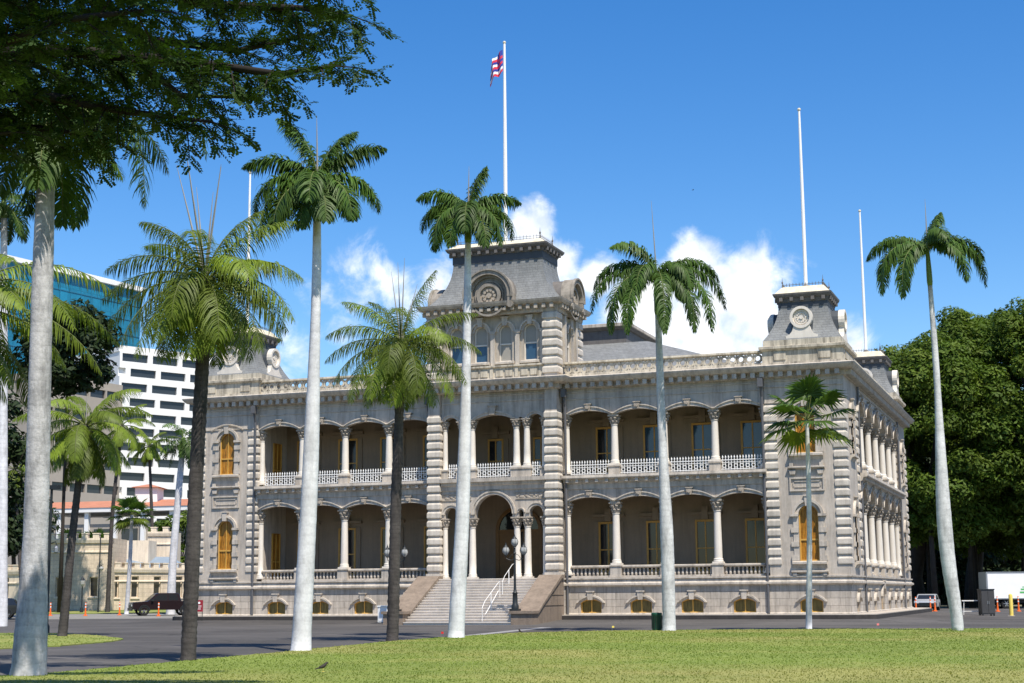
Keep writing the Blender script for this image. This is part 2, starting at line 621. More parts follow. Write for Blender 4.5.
def dup(root, loc, rz=None, label=None):
    r = root.copy()
    COL.objects.link(r)
    r.location = loc
    if rz is not None:
        r.rotation_euler = (0, 0, rz)
    if label:
        r['label'] = label
    for ch in list(root.children):
        c = ch.copy()
        COL.objects.link(c)
        c.parent = r
        for g in list(ch.children):
            d = g.copy()
            COL.objects.link(d)
            d.parent = c
    return r


def arch_pts(uc, half, spring, rise, n=12):
    if 0 < rise < half * .62:        # flat arch: part of a circle
        R = (half * half + rise * rise) / (2 * rise)
        t = math.asin(min(half / R, 1))
        return [(uc + R * math.sin(-t + 2 * t * k / n), spring + rise - R + R * math.cos(-t + 2 * t * k / n)) for k in range(n + 1)]
    return [(uc - half * math.cos(math.pi * k / n), spring + rise * math.sin(math.pi * k / n)) for k in range(n + 1)]


def wall_cols(mb, u0, u1, z0, z1, cols, w0, w1, fr=ID):
    """cols: list of (uc, half, [(zb, spring, rise), ...]) openings stacked above each other"""
    u = u0
    for uc, half, ops in sorted(cols):
        mb.box(u, uc - half, w0, w1, z0, z1, fr)
        low = [(uc - half, z0), (uc + half, z0)]
        for (zb, sp, ri) in ops:
            if zb > z0 + 1e-4:
                mb.prism([(uc - half, zb)] + low[:1] + low[1:-1] + low[-1:] + [(uc + half, zb)], w0, w1, fr)
            low = arch_pts(uc, half, sp, ri) if ri > 0 else [(uc - half, sp), (uc + half, sp)]
        mb.prism([(uc - half, z1)] + low + [(uc + half, z1)], w0, w1, fr)
        u = uc + half
    mb.box(u, u1, w0, w1, z0, z1, fr)


def arch_band(mb, uc, half, spring, rise, th, w0, w1, fr=ID, n=14):
    a = arch_pts(uc, half, spring, rise, n)
    b = arch_pts(uc, half + th, spring, rise + th, n)
    vs, fs = [], []
    for p, q in zip(a, b):
        vs += [fr(p[0], w0, p[1]), fr(q[0], w0, q[1]), fr(q[0], w1, q[1]), fr(p[0], w1, p[1])]
    for k in range(n):
        x, y = 4 * k, 4 * k + 4
        for i in range(4):
            j = (i + 1) % 4
            fs.append((x + i, x + j, y + j, y + i))
    fs += [(0, 1, 2, 3), (4 * n + 3, 4 * n + 2, 4 * n + 1, 4 * n)]
    mb.add(vs, fs)


# ------------------------------------------------------------------ ground, road, lawn
def road_z(x, y):
    dx = max(abs(x) - 21.35, 0)
    dy = max(-y, y - 32, 0)
    d = math.hypot(dx, dy)
    t = min(max((d - 1.2) / 5.5, 0), 1)
    return -.30 - .20 * t * t * (3 - 2 * t)


mb = MB()
R0 = 2600
mb.add([(-R0, -R0, -.56), (R0, -R0, -.56), (R0, R0, -.56), (-R0, R0, -.56)], [(0, 1, 2, 3)])
struct(mb.build('ground', M['ground']))
xs = [-170, -120, -90, -70, -60] + [-50 + 2 * i for i in range(61)] + [80, 100, 130, 170]
ys = [-75, -60] + [-50 + 2 * i for i in range(48)] + [50, 60, 75]
mb = MB()
mb.add([(x, y, road_z(x, y)) for y in ys for x in xs], [(j * len(xs) + i, j * len(xs) + i + 1, (j + 1) * len(xs) + i + 1, (j + 1) * len(xs) + i) for j in range(len(ys) - 1) for i in range(len(xs) - 1)])
struct(mb.build('road', M['asphalt'], smooth='all'))

LAWN_PX = [(-60, 681), (0, 675.5), (60, 672), (100, 668.5), (180, 661), (240, 655.5), (300, 650), (345, 645.5), (390, 641), (460, 636), (520, 632.6), (600, 630.6), (700, 629.7), (850, 628.7), (1000, 628.3), (1100, 628.3)]
LAWN = [tuple(gnd(px, py, -.44)[:2]) for px, py in LAWN_PX]
LAWN = [(LAWN[0][0] - 6, -95)] + LAWN + [(95, LAWN[-1][1] + 4), (95, -95)]
PATCH = [tuple(gnd(px, py, -.46)[:2]) for px, py in [(-90, 634.5), (0, 633), (60, 633), (100, 635.5), (124, 638.5), (112, 641), (60, 645.5), (-90, 652)]]


def ragged(poly, seed, amp=.09, step=.5):
    r = random.Random(seed)
    out = []
    n = len(poly)
    for i in range(n):
        a, b = Vector(poly[i]), Vector(poly[(i + 1) % n])
        L = (b - a).length
        k = max(1, min(int(L / step), 160))
        for j in range(k):
            p = a.lerp(b, j / k)
            out.append((p.x + r.uniform(-amp, amp), p.y + r.uniform(-amp, amp)))
    return out


LAWN = ragged(LAWN, 1)
PATCH = ragged(PATCH, 2)


def slab(name, poly, z, m):
    b = MB()
    n = len(poly)
    b.add([(x, y, z) for x, y in poly] + [(x, y, z - .12) for x, y in poly], [tuple(range(n))] + [(i, (i + 1) % n, n + (i + 1) % n, n + i) for i in range(n)])
    return struct(b.build(name, m))


slab('lawn', LAWN, -.44, M['lawn'])
slab('lawn_patch', PATCH, -.46, M['lawn'])

# pale painted line across the asphalt in front of the stair
a, b_ = gnd(455, 637.0, -.494), gnd(548, 627.2, -.494)
dv = Vector((b_[0] - a[0], b_[1] - a[1], 0)).normalized()
pv = Vector((-dv.y, dv.x, 0)) * .32
mb = MB()
mb.add([(a[0] - pv.x, a[1] - pv.y, -.494), (b_[0] - pv.x, b_[1] - pv.y, -.494), (b_[0] + pv.x, b_[1] + pv.y, -.494), (a[0] + pv.x, a[1] + pv.y, -.494)], [(0, 1, 2, 3)])
struct(mb.build('road_marking', M['line']))

# the low kerb ledge round the palace, rounded at its corners
pts = []
for (cx, cy, a0) in ((20.2, .1, -90), (20.2, 32.0, 0), (-20.2, 32.0, 90), (-20.2, .1, 180)):
    for k in range(9):
        an = math.radians(a0 + 90 * k / 8)
        pts.append((cx + 2.6 * math.cos(an), cy + 2.6 * math.sin(an) * (.55 if a0 in (-90, 180) else 1)))
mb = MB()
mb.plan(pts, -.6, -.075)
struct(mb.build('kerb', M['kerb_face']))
mb = MB()
mb.plan([(x * .9965, y - .06 * (y - 16) / 16) for x, y in pts], -.075, -.03)
struct(mb.build('palace_apron', M['kerb']))

# ------------------------------------------------------------------ the palace
W2, TW, DEP = 21.35, 16.76, 32.0
palace = thing('palace', 'two storey grey stone palace with arcaded verandahs, corner towers and a mansard centre tower', 'palace', (0, 0, 0))
F = Fr()
SR = Fr((W2, 0, 0), (0, 1, 0), (-1, 0, 0))
SL = Fr((-W2, 0, 0), (0, 1, 0), (1, 0, 0))
BAYS = [TW - 3.09 * (k + .5) for k in range(4)]
ALLB = sorted([-b for b in BAYS] + BAYS)
OUT = [(-W2, 0), (-4.32, 0), (-4.32, -.9), (4.32, -.9), (4.32, 0), (W2, 0), (W2, DEP), (-W2, DEP)]


def offs(poly, d):
    n = len(poly)
    r = []
    for i in range(n):
        p0, p1, p2 = Vector(poly[i - 1]), Vector(poly[i]), Vector(poly[(i + 1) % n])
        e1, e2 = (p1 - p0).normalized(), (p2 - p1).normalized()
        r.append(p1 + Vector((e1.y, -e1.x)) * d + Vector((e2.y, -e2.x)) * d)
    return r


def sweep(mb, poly, prof):
    n, m = len(poly), len(prof)
    vs = []
    for d, z in prof:
        vs += [(p.x, p.y, z) for p in offs(poly, d)]
    fs = []
    for i in range(m):
        for k in range(n):
            a, b = i * n, ((i + 1) % m) * n
            fs.append((a + k, a + (k + 1) % n, b + (k + 1) % n, b + k))
    mb.add(vs, fs)


def rect(x0, x1, y0, y1):
    return [(x0, y0), (x1, y0), (x1, y1), (x0, y1)]


def window(parent, fr, uc, half, zb, spring, rise, depth, mframe, mpane, name='window', hood=.33, jamb=True, sill=1.0, cross=.62, mull=True, keyz=True, proud=.02, lower=None):
    """arched sash window set back in a wall opening; frame object with pane, hood and sill as its sub-parts"""
    fm = MB()
    t = .075
    o = arch_pts(uc, half, spring, rise, 14)
    i_ = arch_pts(uc, half - t, spring, max(rise - t, .01), 14)
    outer = [(uc - half, zb)] + o + [(uc + half, zb)]
    inner = [(uc - half + t, zb + t)] + i_ + [(uc + half - t, zb + t)]
    n = len(outer)
    vs = [fr(u, depth - .06, z) for u, z in outer] + [fr(u, depth - .06, z) for u, z in inner] + [fr(u, depth + .06, z) for u, z in outer] + [fr(u, depth + .06, z) for u, z in inner]
    fs = []
    for k in range(n):
        j = (k + 1) % n
        fs += [(k, j, n + j, n + k), (2 * n + k, 2 * n + j, 3 * n + j, 3 * n + k), (k, j, 2 * n + j, 2 * n + k), (n + k, n + j, 3 * n + j, 3 * n + k)]
    fm.add(vs, fs)
    H = spring + rise - zb
    zc = zb + H * (1 - cross)
    if cross:
        fm.box(uc - half + t, uc + half - t, depth - .055, depth + .05, zc - .045, zc + .045, fr)
    if mull:
        fm.box(uc - .028, uc + .028, depth - .05, depth + .045, zb + t, spring + rise - t, fr)
    f = fm.build(name, mframe, parent, split=False)
    pm = MB()
    if lower is not None:
        pm.prism([(uc - half + t, zc)] + i_ + [(uc + half - t, zc)], depth, depth + .03, fr)
        lm = MB()
        lm.box(uc - half + t, uc + half - t, depth + .005, depth + .03, zb + t, zc - .002, fr)
        lm.build('pane', lower, f)
    else:
        pm.prism(inner, depth, depth + .03, fr)
    pm.build('pane', mpane, f)
    if hood:
        hm = MB()
        arch_band(hm, uc, half, spring, rise, hood * .55, -.05, .10, fr)
        arch_band(hm, uc, half + hood * .55, spring, rise + hood * .55, hood * .45, -.15, .10, fr)
        if keyz:
            z0 = spring + rise
            hm.prism([(uc - .13, z0 - .06), (uc + .13, z0 - .06), (uc + .19, z0 + hood + .16), (uc - .19, z0 + hood + .16)], -.2, .10, fr)
            hm.box(uc - .24, uc + .24, -.24, .10, z0 + hood + .16, z0 + hood + .24, fr)
        hm.build('hood', M['trim'], f)
    if jamb:
        jm = MB()
        for s in (-1, 1):
            a, b = uc + s * half, uc + s * (half + .30)
            jm.box(min(a, b), max(a, b), -.05, .08, zb, spring, fr)
            k = 0
            z = zb + .30
            while z < spring - .2:
                b2 = uc + s * (half + .44)
                jm.box(min(a, b2), max(a, b2), -.10, .08, z - .28, z, fr)
                z += .80
            jm.box(min(a, uc + s * (half + .46)), max(a, uc + s * (half + .46)), -.18, .08, spring - .08, spring + .06, fr)
        jm.build('jamb', M['trim'], f)
    if sill:
        sm = MB()
        sm.run([(.1, zb - .42), (-.02, zb - .38), (-.10, zb - .22), (-.26, zb - .17), (-.26, zb - .05), (-.10, zb - .002), (.1, zb - .002)], uc - sill, uc + sill, fr)
        sm.build('sill', M['trim'], f)
    return f


def quoin_chain(mb, x0, x1, y0, y1, za, zb, pitch=.545, e=.075):
    n = int(round((zb - za) / pitch))
    p = (zb - za) / n
    for i in range(n):
        z = za + i * p

        def g(d):
            return (x0 - d, x1 + d, y0 - d, y1 + d)
        lv = [(.0, z + .24 * p), (e * .9, z + .27 * p), (e, z + .36 * p), (e, z + .78 * p), (e * .8, z + .86 * p), (.01, z + .985 * p)]
        for (d0, a), (d1, b) in zip(lv[:-1], lv[1:]):
            mb.frustum(g(d0), a, g(d1), b)


def column(fr, u, w, z0, zc, zt, r, parent, name='column'):
    """shaft from z0 to zc, leafy capital from zc to zt"""
    mb = MB()
    mb.box(u - r * 1.32, u + r * 1.32, w - r * 1.32, w + r * 1.32, z0, z0 + .10, fr)
    h = zc - z0
    mb.lathe([(r * 1.25, z0 + .10), (r * 1.28, z0 + .15), (r * 1.15, z0 + .21), (r * 1.2, z0 + .26), (r * 1.02, z0 + .31), (r, z0 + h * .35), (r * .86, zc - .07), (r * 1.0, zc - .05), (r * 1.0, zc - .01), (r * .86, zc)], (u, w), 16, fr)
    o = mb.build(name, M['column'], parent, smooth=True)
    cm_ = MB()
    hc = zt - zc
    cm_.lathe([(r * .86, zc), (r * .95, zc + hc * .3), (r * 1.2, zc + hc * .68), (r * 1.5, zc + hc * .82), (r * 1.5, zc + hc * .84)], (u, w), 12, fr)
    for tier, (za, zb, ra, rb) in enumerate(((.02, .40, 1.0, 1.30), (.36, .76, 1.12, 1.62))):
        for k in range(8):
            a = 2 * math.pi * (k + .5 * tier) / 8
            c, s = math.cos(a), math.sin(a)
            q = r * .30
            P = []
            for (rr, zz, ww) in ((ra * .9, za, q), (ra, za, q), (rb, zb - .05, q * 1.15), (rb * 1.02, zb - .14, q * .8), (rb * .86, zb, q)):
                P.append((rr * r, zc + hc * zz, ww))
            vs = []
            for rr, zz, ww in P:
                for sg in (-1, 1):
                    vs.append(fr(u + rr * c - sg * ww * s, w + rr * s + sg * ww * c, zz))
            fs = [(0, 1, 3, 2), (2, 3, 5, 4), (4, 5, 7, 6), (6, 7, 9, 8), (8, 9, 1, 0), (0, 2, 4, 6, 8), (1, 9, 7, 5, 3)]
            cm_.add(vs, fs)
    cm_.box(u - r * 1.48, u + r * 1.48, w - r * 1.48, w + r * 1.48, zc + hc * .85, zt, fr)
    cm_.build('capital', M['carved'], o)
    return o


# ---- basement
bm_ = MB()
BW = [(x, .66, [(.05, .66, .23)]) for x in [-19.06] + ALLB + [19.06]]
wall_cols(bm_, -W2, -4.4, -.05, 1.62, [c for c in BW if c[0] < 0], .0, .6, F)
wall_cols(bm_, 4.4, W2, -.05, 1.62, [c for c in BW if c[0] > 0], .0, .6, F)
SBAY = [4.9, 8.55, 12.25, 15.95, 19.65, 23.35, 27.0]
SW = [(y, .60, [(.05, .62, .30)]) for y in (2.6, 6.9, 10.4, 17.9, 21.6, 25.1, 29.4)] + [(14.2, .75, [(-.05, .9, .55)])]
wall_cols(bm_, .6, DEP, -.05, 1.62, SW, .0, .6, SR)
bm_.box(-W2, -W2 + .6, .6, DEP, -.05, 1.62)
bm_.box(-W2 + .6, W2 - .6, DEP - .6, DEP, -.05, 1.62)
bm_.box(-4.4, 4.4, -.9, .6, -.05, 1.62)
bm_.build('basement_wall', M['block'], palace)
pl = MB()
sweep(pl, OUT, [(0, -.06), (.10, -.06), (.10, .02), (0, .06)])
pl.build('plinth', M['trim'], palace)
wt_ = MB()
sweep(wt_, OUT, [(-.2, 1.60), (.04, 1.60), (.12, 1.66), (.19, 1.69), (.19, 1.80), (.06, 1.86), (.03, 2.02), (.12, 2.05), (.12, 2.13), (-.2, 2.15)])
wt_.build('water_table', M['trim'], palace)
for c in BW:
    window(palace, F, c[0], .66, .05, .66, .23, .22, M['amber_frame'], M['olive_wood'], name='basement_window', hood=.24, jamb=False, sill=0, cross=0)
for c in SW:
    window(palace, SR, c[0], c[1], c[2][0][0], c[2][0][1], c[2][0][2], .22, M['amber_frame'], M['olive_wood'], name='basement_window', hood=.24, jamb=False, sill=0, cross=0)

# ---- the four corner towers' walls
FW = [(2.95, 5.57, .57), (9.14, 11.32, .57)]


def tower_walls(sx, sy):
    """sx -1/1, sy 0 front / 1 back"""
    mb = MB()
    x0, x1 = (TW, W2) if sx > 0 else (-W2, -TW)
    y0, y1 = (0, 5.2) if sy == 0 else (DEP - 5.2, DEP)
    xc = sx * 19.06
    if sy == 0:
        wall_cols(mb, x0, x1, 1.9, 13.9, [(xc, .57, FW)], .0, .5, F)
    else:
        mb.box(x0, x1, y1 - .5, y1, 1.9, 13.9)
    a, b = (y0 + .5, y1) if sy == 0 else (y0, y1 - .5)
    if sx > 0:
        wall_cols(mb, a, b, 1.9, 13.9, [((y0 + y1) / 2, .5, FW)], .0, .5, SR)
    else:
        mb.box(-W2, -W2 + .5, a, b, 1.9, 13.9)
    xi0, xi1 = (TW, TW + .4) if sx > 0 else (-TW - .4, -TW)
    mb.box(xi0, xi1, a, b, 1.9, 13.9)
    if sy == 0:
        mb.box(min(x0, x1) + .4, max(x0, x1) - .4, y1 - .4, y1 - .003, 1.9, 13.9)
    else:
        mb.box(min(x0, x1) + .4, max(x0, x1) - .4, y0 + .003, y0 + .4, 1.9, 13.9)
    mb.build('tower_wall', M['stucco'], palace)
    q = MB()
    for (qx0, qx1) in ((TW, TW + .62), (W2 - .62, W2)):
        a, b = (qx0, qx1) if sx > 0 else (-qx1, -qx0)
        d0, d1 = (y0 + .001, .6) if sy == 0 else (DEP - .6, DEP - .001)
        quoin_chain(q, a, b, d0, d1, 2.62, 12.0)
    for (d0, d1) in (((4.55, 5.2),) if sy == 0 else ((DEP - 5.2, DEP - 4.55),)):
        a, b = (W2 - .5, W2 - .001) if sx > 0 else (-W2 + .001, -W2 + .5)
        quoin_chain(q, a, b, d0, d1, 2.62, 12.0)
    q.build('quoins', M['quoin'], palace)
    if sy == 0:
        for zi, (zb, sp, ri) in enumerate(FW):
            window(palace, F, xc, .57, zb, sp, ri, .2, M['amber_frame'], M['amber'], sill=.98)
        t = MB()
        # ledges, brackets and the plaque between the storeys; apron below the first-floor window
        for (zl, zlo) in ((8.30, 7.9), (2.35, 2.16)):
            t.run([(.02, zl - .14), (-.10, zl - .10), (-.22, zl - .02), (-.22, zl + .04), (.02, zl + .08)], xc - 1.05, xc + 1.05)
            for s in (-1, 1):
                u = xc + s * .8
                t.prism([(u - .2, zl - .14), (u + .2, zl - .14), (u + .14, zlo), (u - .14, zlo)], -.14, .02)
        for z in (8.72, 2.56):
            for s in (-1, 1):
                u = xc + s * .86
                t.box(u - .1, u + .1, -.16, .02, z - .42, z - .16)
        z0, z1 = 6.93, 7.73
        for (u0, u1, za, zb) in ((-1.0, 1.0, z0, z0 + .09), (-1.0, 1.0, z1 - .09, z1), (-1.0, -.91, z0 + .09, z1 - .09), (.91, 1.0, z0 + .09, z1 - .09)):
            t.box(xc + u0, xc + u1, -.09, .02, za, zb)
        for (u0, u1, za, zb) in ((-.72, .72, .22, .26), (-.72, .72, .54, .58), (-.80, -.76, .28, .52), (.76, .80, .28, .52)):
            t.box(xc + u0, xc + u1, -.045, .02, z0 + za, z0 + zb)
        t.build('wall_plaque', M['trim'], palace)
        # carved panel over the upper window
        cp = MB()
        for k in range(22):
            u = xc - 1.15 + 2.3 * k / 21
            zz = 12.45 + .32 * math.cos((u - xc) * 1.4)
            cp.ball((u, -.02, zz - .35), .10, 6, 4, (1.2, .7, 1))
        cp.build('carved_panel', M['carved'], palace)
    if sx > 0:
        for (zb, sp, ri) in FW:
            window(palace, SR, (y0 + y1) / 2, .5, zb, sp, ri, .2, M['amber_frame'], M['amber'], sill=.9)


for sx in (-1, 1):
    for sy in (0, 1):
        tower_walls(sx, sy)

# windows in the left tower's flank, inside the verandah
LF = Fr((-TW, 0, 0), (0, 1, 0), (-1, 0, 0))
for (zb, sp) in ((2.3, 5.3), (8.4, 11.3)):
    window(palace, LF, 2.6, .55, zb, sp, .02, -.03, M['amber_frame'], M['amber'], hood=0, jamb=False, sill=0)


# ---- a verandah (arcade, columns, balustrade, railing, floors) along one wall
def balustrade(fr, u0, u1, w, parent):
    mb = MB()
    mb.run([(w - .16, 2.15), (w + .16, 2.15), (w + .16, 2.26), (w - .16, 2.26)], u0, u1, fr)
    mb.run([(w - .12, 2.70), (w + .12, 2.70), (w + .19, 2.76), (w + .19, 2.84), (w + .14, 2.87), (w - .14, 2.87), (w - .19, 2.84), (w - .19, 2.76)], u0, u1, fr)
    n = max(2, int((u1 - u0) / .235))
    for k in range(n):
        u = u0 + (u1 - u0) * (k + .5) / n
        mb.lathe([(.05, 2.26), (.085, 2.36), (.07, 2.46), (.04, 2.56), (.05, 2.64), (.07, 2.70)], (u, w), 7, fr)
    return mb.build('balustrade', M['trim'], parent)


def railing(fr, u0, u1, w, parent):
    mb = MB()
    for z in (8.36, 8.90):
        mb.box(u0, u1, w - .03, w + .03, z, z + .045, fr)
    mb.box(u0, u1, w - .02, w + .02, 8.76, 8.79, fr)
    n = max(2, int(round((u1 - u0) / .17)))
    p = (u1 - u0) / n
    for k in range(n):
        u = u0 + p * (k + .5)
        mb.box(u - .016, u + .016, w - .016, w + .016, 8.29, 9.12, fr)
        mb.add([fr(u - .05, w, 9.08), fr(u, w - .03, 9.08), fr(u + .05, w, 9.08), fr(u, w + .03, 9.08), fr(u, w, 9.22), fr(u, w, 9.0)], [(0, 1, 4), (1, 2, 4), (2, 3, 4), (3, 0, 4), (1, 0, 5), (2, 1, 5), (3, 2, 5), (0, 3, 5)])
        if k % 2 == 0 and k + 1 < n:
            mb.ring(u + p / 2, 8.58, .085, .125, w - .018, w + .018, fr, 10)
    return mb.build('balcony_railing', M['white_iron'], parent)


def verandah(fr, ua, ub, bays, half, rise, cw, dep, ends, lowb=True):
    """bays: centres; columns midway between them; ends: (umin, umax) wall ends"""
    face0, face1 = cw - .30, cw + .06
    edges = [(a + b) / 2 for a, b in zip(bays[:-1], bays[1:])]
    ar = MB()
    wall_cols(ar, ua, ub, 6.62, 7.95, [(b, half, [(6.62, 6.72, rise)]) for b in bays], face0, face1, fr)
    wall_cols(ar, ua, ub, 11.88, 13.9, [(b, half, [(11.88, 11.97, rise)]) for b in bays], face0, face1, fr)
    ar.build('arcade_wall', M['stucco'], palace)
    for b in bays:
        for (sp, kz) in ((6.72, 7.0), (11.97, 12.26)):
            tr = MB()
            arch_band(tr, b, half, sp, rise, .27, face0 - .09, face0 + .02, fr)
            arch_band(tr, b, half + .20, sp, rise + .20, .08, face0 - .15, face0 - .088, fr)
            kz = sp + rise
            tr.build('archivolt', M['trim'], palace)
            ks = MB()
            ks.prism([(b - .13, kz - .02), (b + .13, kz - .02), (b + .19, kz + .36), (b - .19, kz + .36)], face0 - .20, face0 + .02, fr)
            ks.box(b - .23, b + .23, face0 - .23, face0 + .02, kz + .36, kz + .42, fr)
            ks.disc(b, kz + .18, .10, face0 - .25, face0 - .19, fr, 8)
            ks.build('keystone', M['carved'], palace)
    cols = edges
    for u in cols:
        pd = MB()
        pd.box(u - .33, u + .33, cw - .33, cw + .33, 2.15, 2.80, fr)
        pd.box(u - .38, u + .38, cw - .38, cw + .38, 2.80, 2.89, fr)
        pd.box(u - .38, u + .38, cw - .38, cw + .38, 2.15, 2.27, fr)
        pd.box(u - .33, u + .33, cw - .33, cw + .33, 8.27, 8.76, fr)
        pd.box(u - .38, u + .38, cw - .38, cw + .38, 8.76, 8.86, fr)
        pd.build('pedestal', M['trim'], palace)
        column(fr, u, cw, 2.89, 5.98, 6.62, .235, palace)
        column(fr, u, cw, 8.86, 11.34, 11.88, .225, palace)
    for u in ends:
        column(fr, u, cw, 2.3, 5.92, 6.62, .20, palace, 'half_column')
        column(fr, u, cw, 8.4, 11.30, 11.88, .19, palace, 'half_column')
    lim = [ends[0]] + cols + [ends[1]]
    for i, (a, b) in enumerate(zip(lim[:-1], lim[1:])):
        pa = .33 if i else .20
        pb = .33 if i < len(lim) - 2 else .20
        balustrade(fr, a + pa, b - pb, cw, palace)
        railing(fr, a + pa, b - pb, cw, palace)
    ed = MB()
    ed.run([(face0 + .02, 7.40), (face0 - .06, 7.45), (face0 - .08, 7.75), (face0 - .2, 7.85), (face0 - .24, 8.0), (face0 - .46, 8.04), (face0 - .50, 8.10), (face0 - .48, 8.26), (face0 + .02, 8.27)], ua, ub, fr)
    n = int((ub - ua) / .62)
    for k in range(n):
        u = ua + (ub - ua) * (k + .5) / n
        ed.box(u - .09, u + .09, face0 - .40, face0 - .05, 7.83, 8.03, fr)
    ed.build('balcony_edge', M['trim'], palace)
    sf = MB()
    for z in (12.95, 13.35):
        sf.run([(face0 + .01, z - .05), (face0 - .05, z - .03), (face0 - .05, z + .03), (face0 + .01, z + .05)], ua, ub, fr)
    sf.build('string_course', M['trim'], palace)
    fl = MB()
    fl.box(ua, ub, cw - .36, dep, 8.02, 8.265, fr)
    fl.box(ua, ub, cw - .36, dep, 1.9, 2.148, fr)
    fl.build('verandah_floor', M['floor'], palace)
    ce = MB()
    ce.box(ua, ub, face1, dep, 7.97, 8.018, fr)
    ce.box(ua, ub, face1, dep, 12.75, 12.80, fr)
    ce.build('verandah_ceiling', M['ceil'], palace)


CW = .40
verandah(F, -TW, -4.33, [b for b in ALLB if b < 0], 1.27, .23, CW, 4.0, (-TW + .12, -4.45))
verandah(F, 4.33, TW, [b for b in ALLB if b > 0], 1.27, .23, CW, 4.0, (4.45, TW - .12))
SB2 = [6.75, 10.45, 14.15, 17.85, 21.55, 25.25]
verandah(SR, 5.2, DEP - 5.2, SB2, 1.5, .75, .30, 4.0, (5.35, DEP - 5.35))

# ---- inner walls of the verandahs, doors
iw = MB()
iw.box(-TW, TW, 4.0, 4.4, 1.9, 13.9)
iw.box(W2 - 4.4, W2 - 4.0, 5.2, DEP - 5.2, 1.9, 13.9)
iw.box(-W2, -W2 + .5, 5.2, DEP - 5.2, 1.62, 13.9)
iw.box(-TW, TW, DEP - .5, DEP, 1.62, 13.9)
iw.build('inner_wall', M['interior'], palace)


def door(fr, uc, half, zb, zt, w, glass, wood=None):
    fm = MB()
    fm.box(uc - half - .12, uc - half, w - .10, w - .002, zb, zt, fr)
    fm.box(uc + half, uc + half + .12, w - .10, w - .002, zb, zt, fr)
    fm.box(uc - half - .12, uc + half + .12, w - .10, w - .002, zt, zt + .13, fr)
    fm.box(uc - .04, uc + .04, w - .08, w - .004, zb, zt, fr)
    fm.box(uc - half, uc + half, w - .075, w - .004, zb, zb + .5, fr)
    for q in (.52,):
        z = zb + (zt - zb) * q
        fm.box(uc - half, uc + half, w - .07, w - .004, z - .035, z + .035, fr)
    d = fm.build('verandah_door', wood or M['door_frame'], palace, split=False)
    p = MB()
    p.box(uc - half, uc + half, w - .045, w - .004, zb + .02, zt - .01, fr)
    p.build('pane', glass, d)
    c = MB()
    c.box(uc - half - .45, uc - half - .13, w - .08, w - .002, zb, zt + .13, fr)
    c.box(uc + half + .13, uc + half + .45, w - .08, w - .002, zb, zt + .13, fr)
    c.box(uc - half - .55, uc + half + .55, w - .2, w - .002, zt + .42, zt + .6, fr)
    c.box(uc - .2, uc + .2, w - .25, w - .002, zt + .16, zt + .95, fr)
    c.build('casing', M['interior'], d)
    return d


for i, b in enumerate(ALLB):
    door(F, b, .52, 2.16, 5.5, 4.0, M['glass'])
    door(F, b, .60, 8.27, 11.45, 4.0, M['glass_blue'] if b > 8 else M['glass'])
for b in SB2:
    door(SR, b, .55, 2.16, 5.5, 4.0, M['glass'])
    door(SR, b, .55, 8.27, 11.45, 4.0, M['glass'])
for s in (-1, 1):
    door(F, s * 1.55, .42, 8.27, 11.0, 4.0, M['glass'])
# entrance: two tall leaves and a fanlight under a round arch
en = MB()
arch_band(en, -.0, 1.35, 5.2, 1.35, .22, 3.86, 3.998, F)
for s in (-1, 1):
    en.box(s * 1.46 - .11, s * 1.46 + .11, 3.86, 3.998, 2.16, 5.2)
en.box(-1.35, 1.35, 3.88, 3.996, 5.12, 5.28)
ent = en.build('entrance_door', M['door_wood'], palace, split=False)
p = MB()
p.box(-1.35, -.30, 3.93, 3.99, 2.16, 5.12)
p.box(.30, 1.35, 3.93, 3.99, 2.16, 5.12)
p.build('leaf', M['door_wood'], ent)
p = MB()
p.prism([(-1.35, 5.28)] + arch_pts(0, 1.35, 5.3, 1.25) + [(1.35, 5.28)], 3.95, 3.99)
p.box(-.30, .30, 3.955, 3.99, 2.16, 5.12)
p.build('pane', M['glass'], ent)

# ---- centre pavilion (porch)
PF = Fr((0, -.9, 0))
q = MB()
for s in (-1, 1):
    a, b = (3.45, 4.26) if s > 0 else (-4.26, -3.45)
    q.box(a + .02, b - .02, -.88, .45, 2.12, 14.0)
q.build('pavilion_pier', M['stucco'], palace)
q = MB()
for s in (-1, 1):
    a, b = (3.45, 4.26) if s > 0 else (-4.26, -3.45)
    quoin_chain(q, a + .05, b - .04, -.9, -.1, 2.5, 12.2)
    q.box(a - .08, b + .08, -.98, .0, 2.10, 2.48)
q.build('quoins', M['quoin'], palace)
pa = MB()
cols = [(0, 1.22, [(5.85, 6.05, 1.20)])]
for s in (-1, 1):
    cols += [(s * 2.78, .43, [(5.85, 6.08, .43)]), (s * 1.80, .14, [(5.85, 6.12, .16)])]
wall_cols(pa, -3.45, 3.45, 5.85, 8.0, cols, .30, .75, PF)
cols = [(0, 1.22, [(11.85, 11.88, .27)])]
for s in (-1, 1):
    cols += [(s * 2.78, .43, [(11.85, 11.85, .25)]), (s * 1.80, .14, [(11.85, 11.85, .1)])]
wall_cols(pa, -3.45, 3.45, 11.85, 13.9, cols, .30, .75, PF)
pa.build('pavilion_arcade', M['stucco'], palace)
for (uc, h, sp, ri, th) in [(0, 1.22, 6.05, 1.20, .24), (-2.78, .43, 6.08, .43, .22), (2.78, .43, 6.08, .43, .22), (-1.80, .14, 6.12, .16, .12), (1.80, .14, 6.12, .16, .12), (0, 1.22, 11.88, .27, .26), (-2.78, .43, 11.85, .25, .2), (2.78, .43, 11.85, .25, .2)]:
    tr = MB()
    arch_band(tr, uc, h, sp, ri, th, .22, .32, PF)
    arch_band(tr, uc, h + th * .62, sp, ri + th * .62, th * .38, .17, .222, PF)
    tr.build('archivolt', M['trim'], palace)
tr = MB()
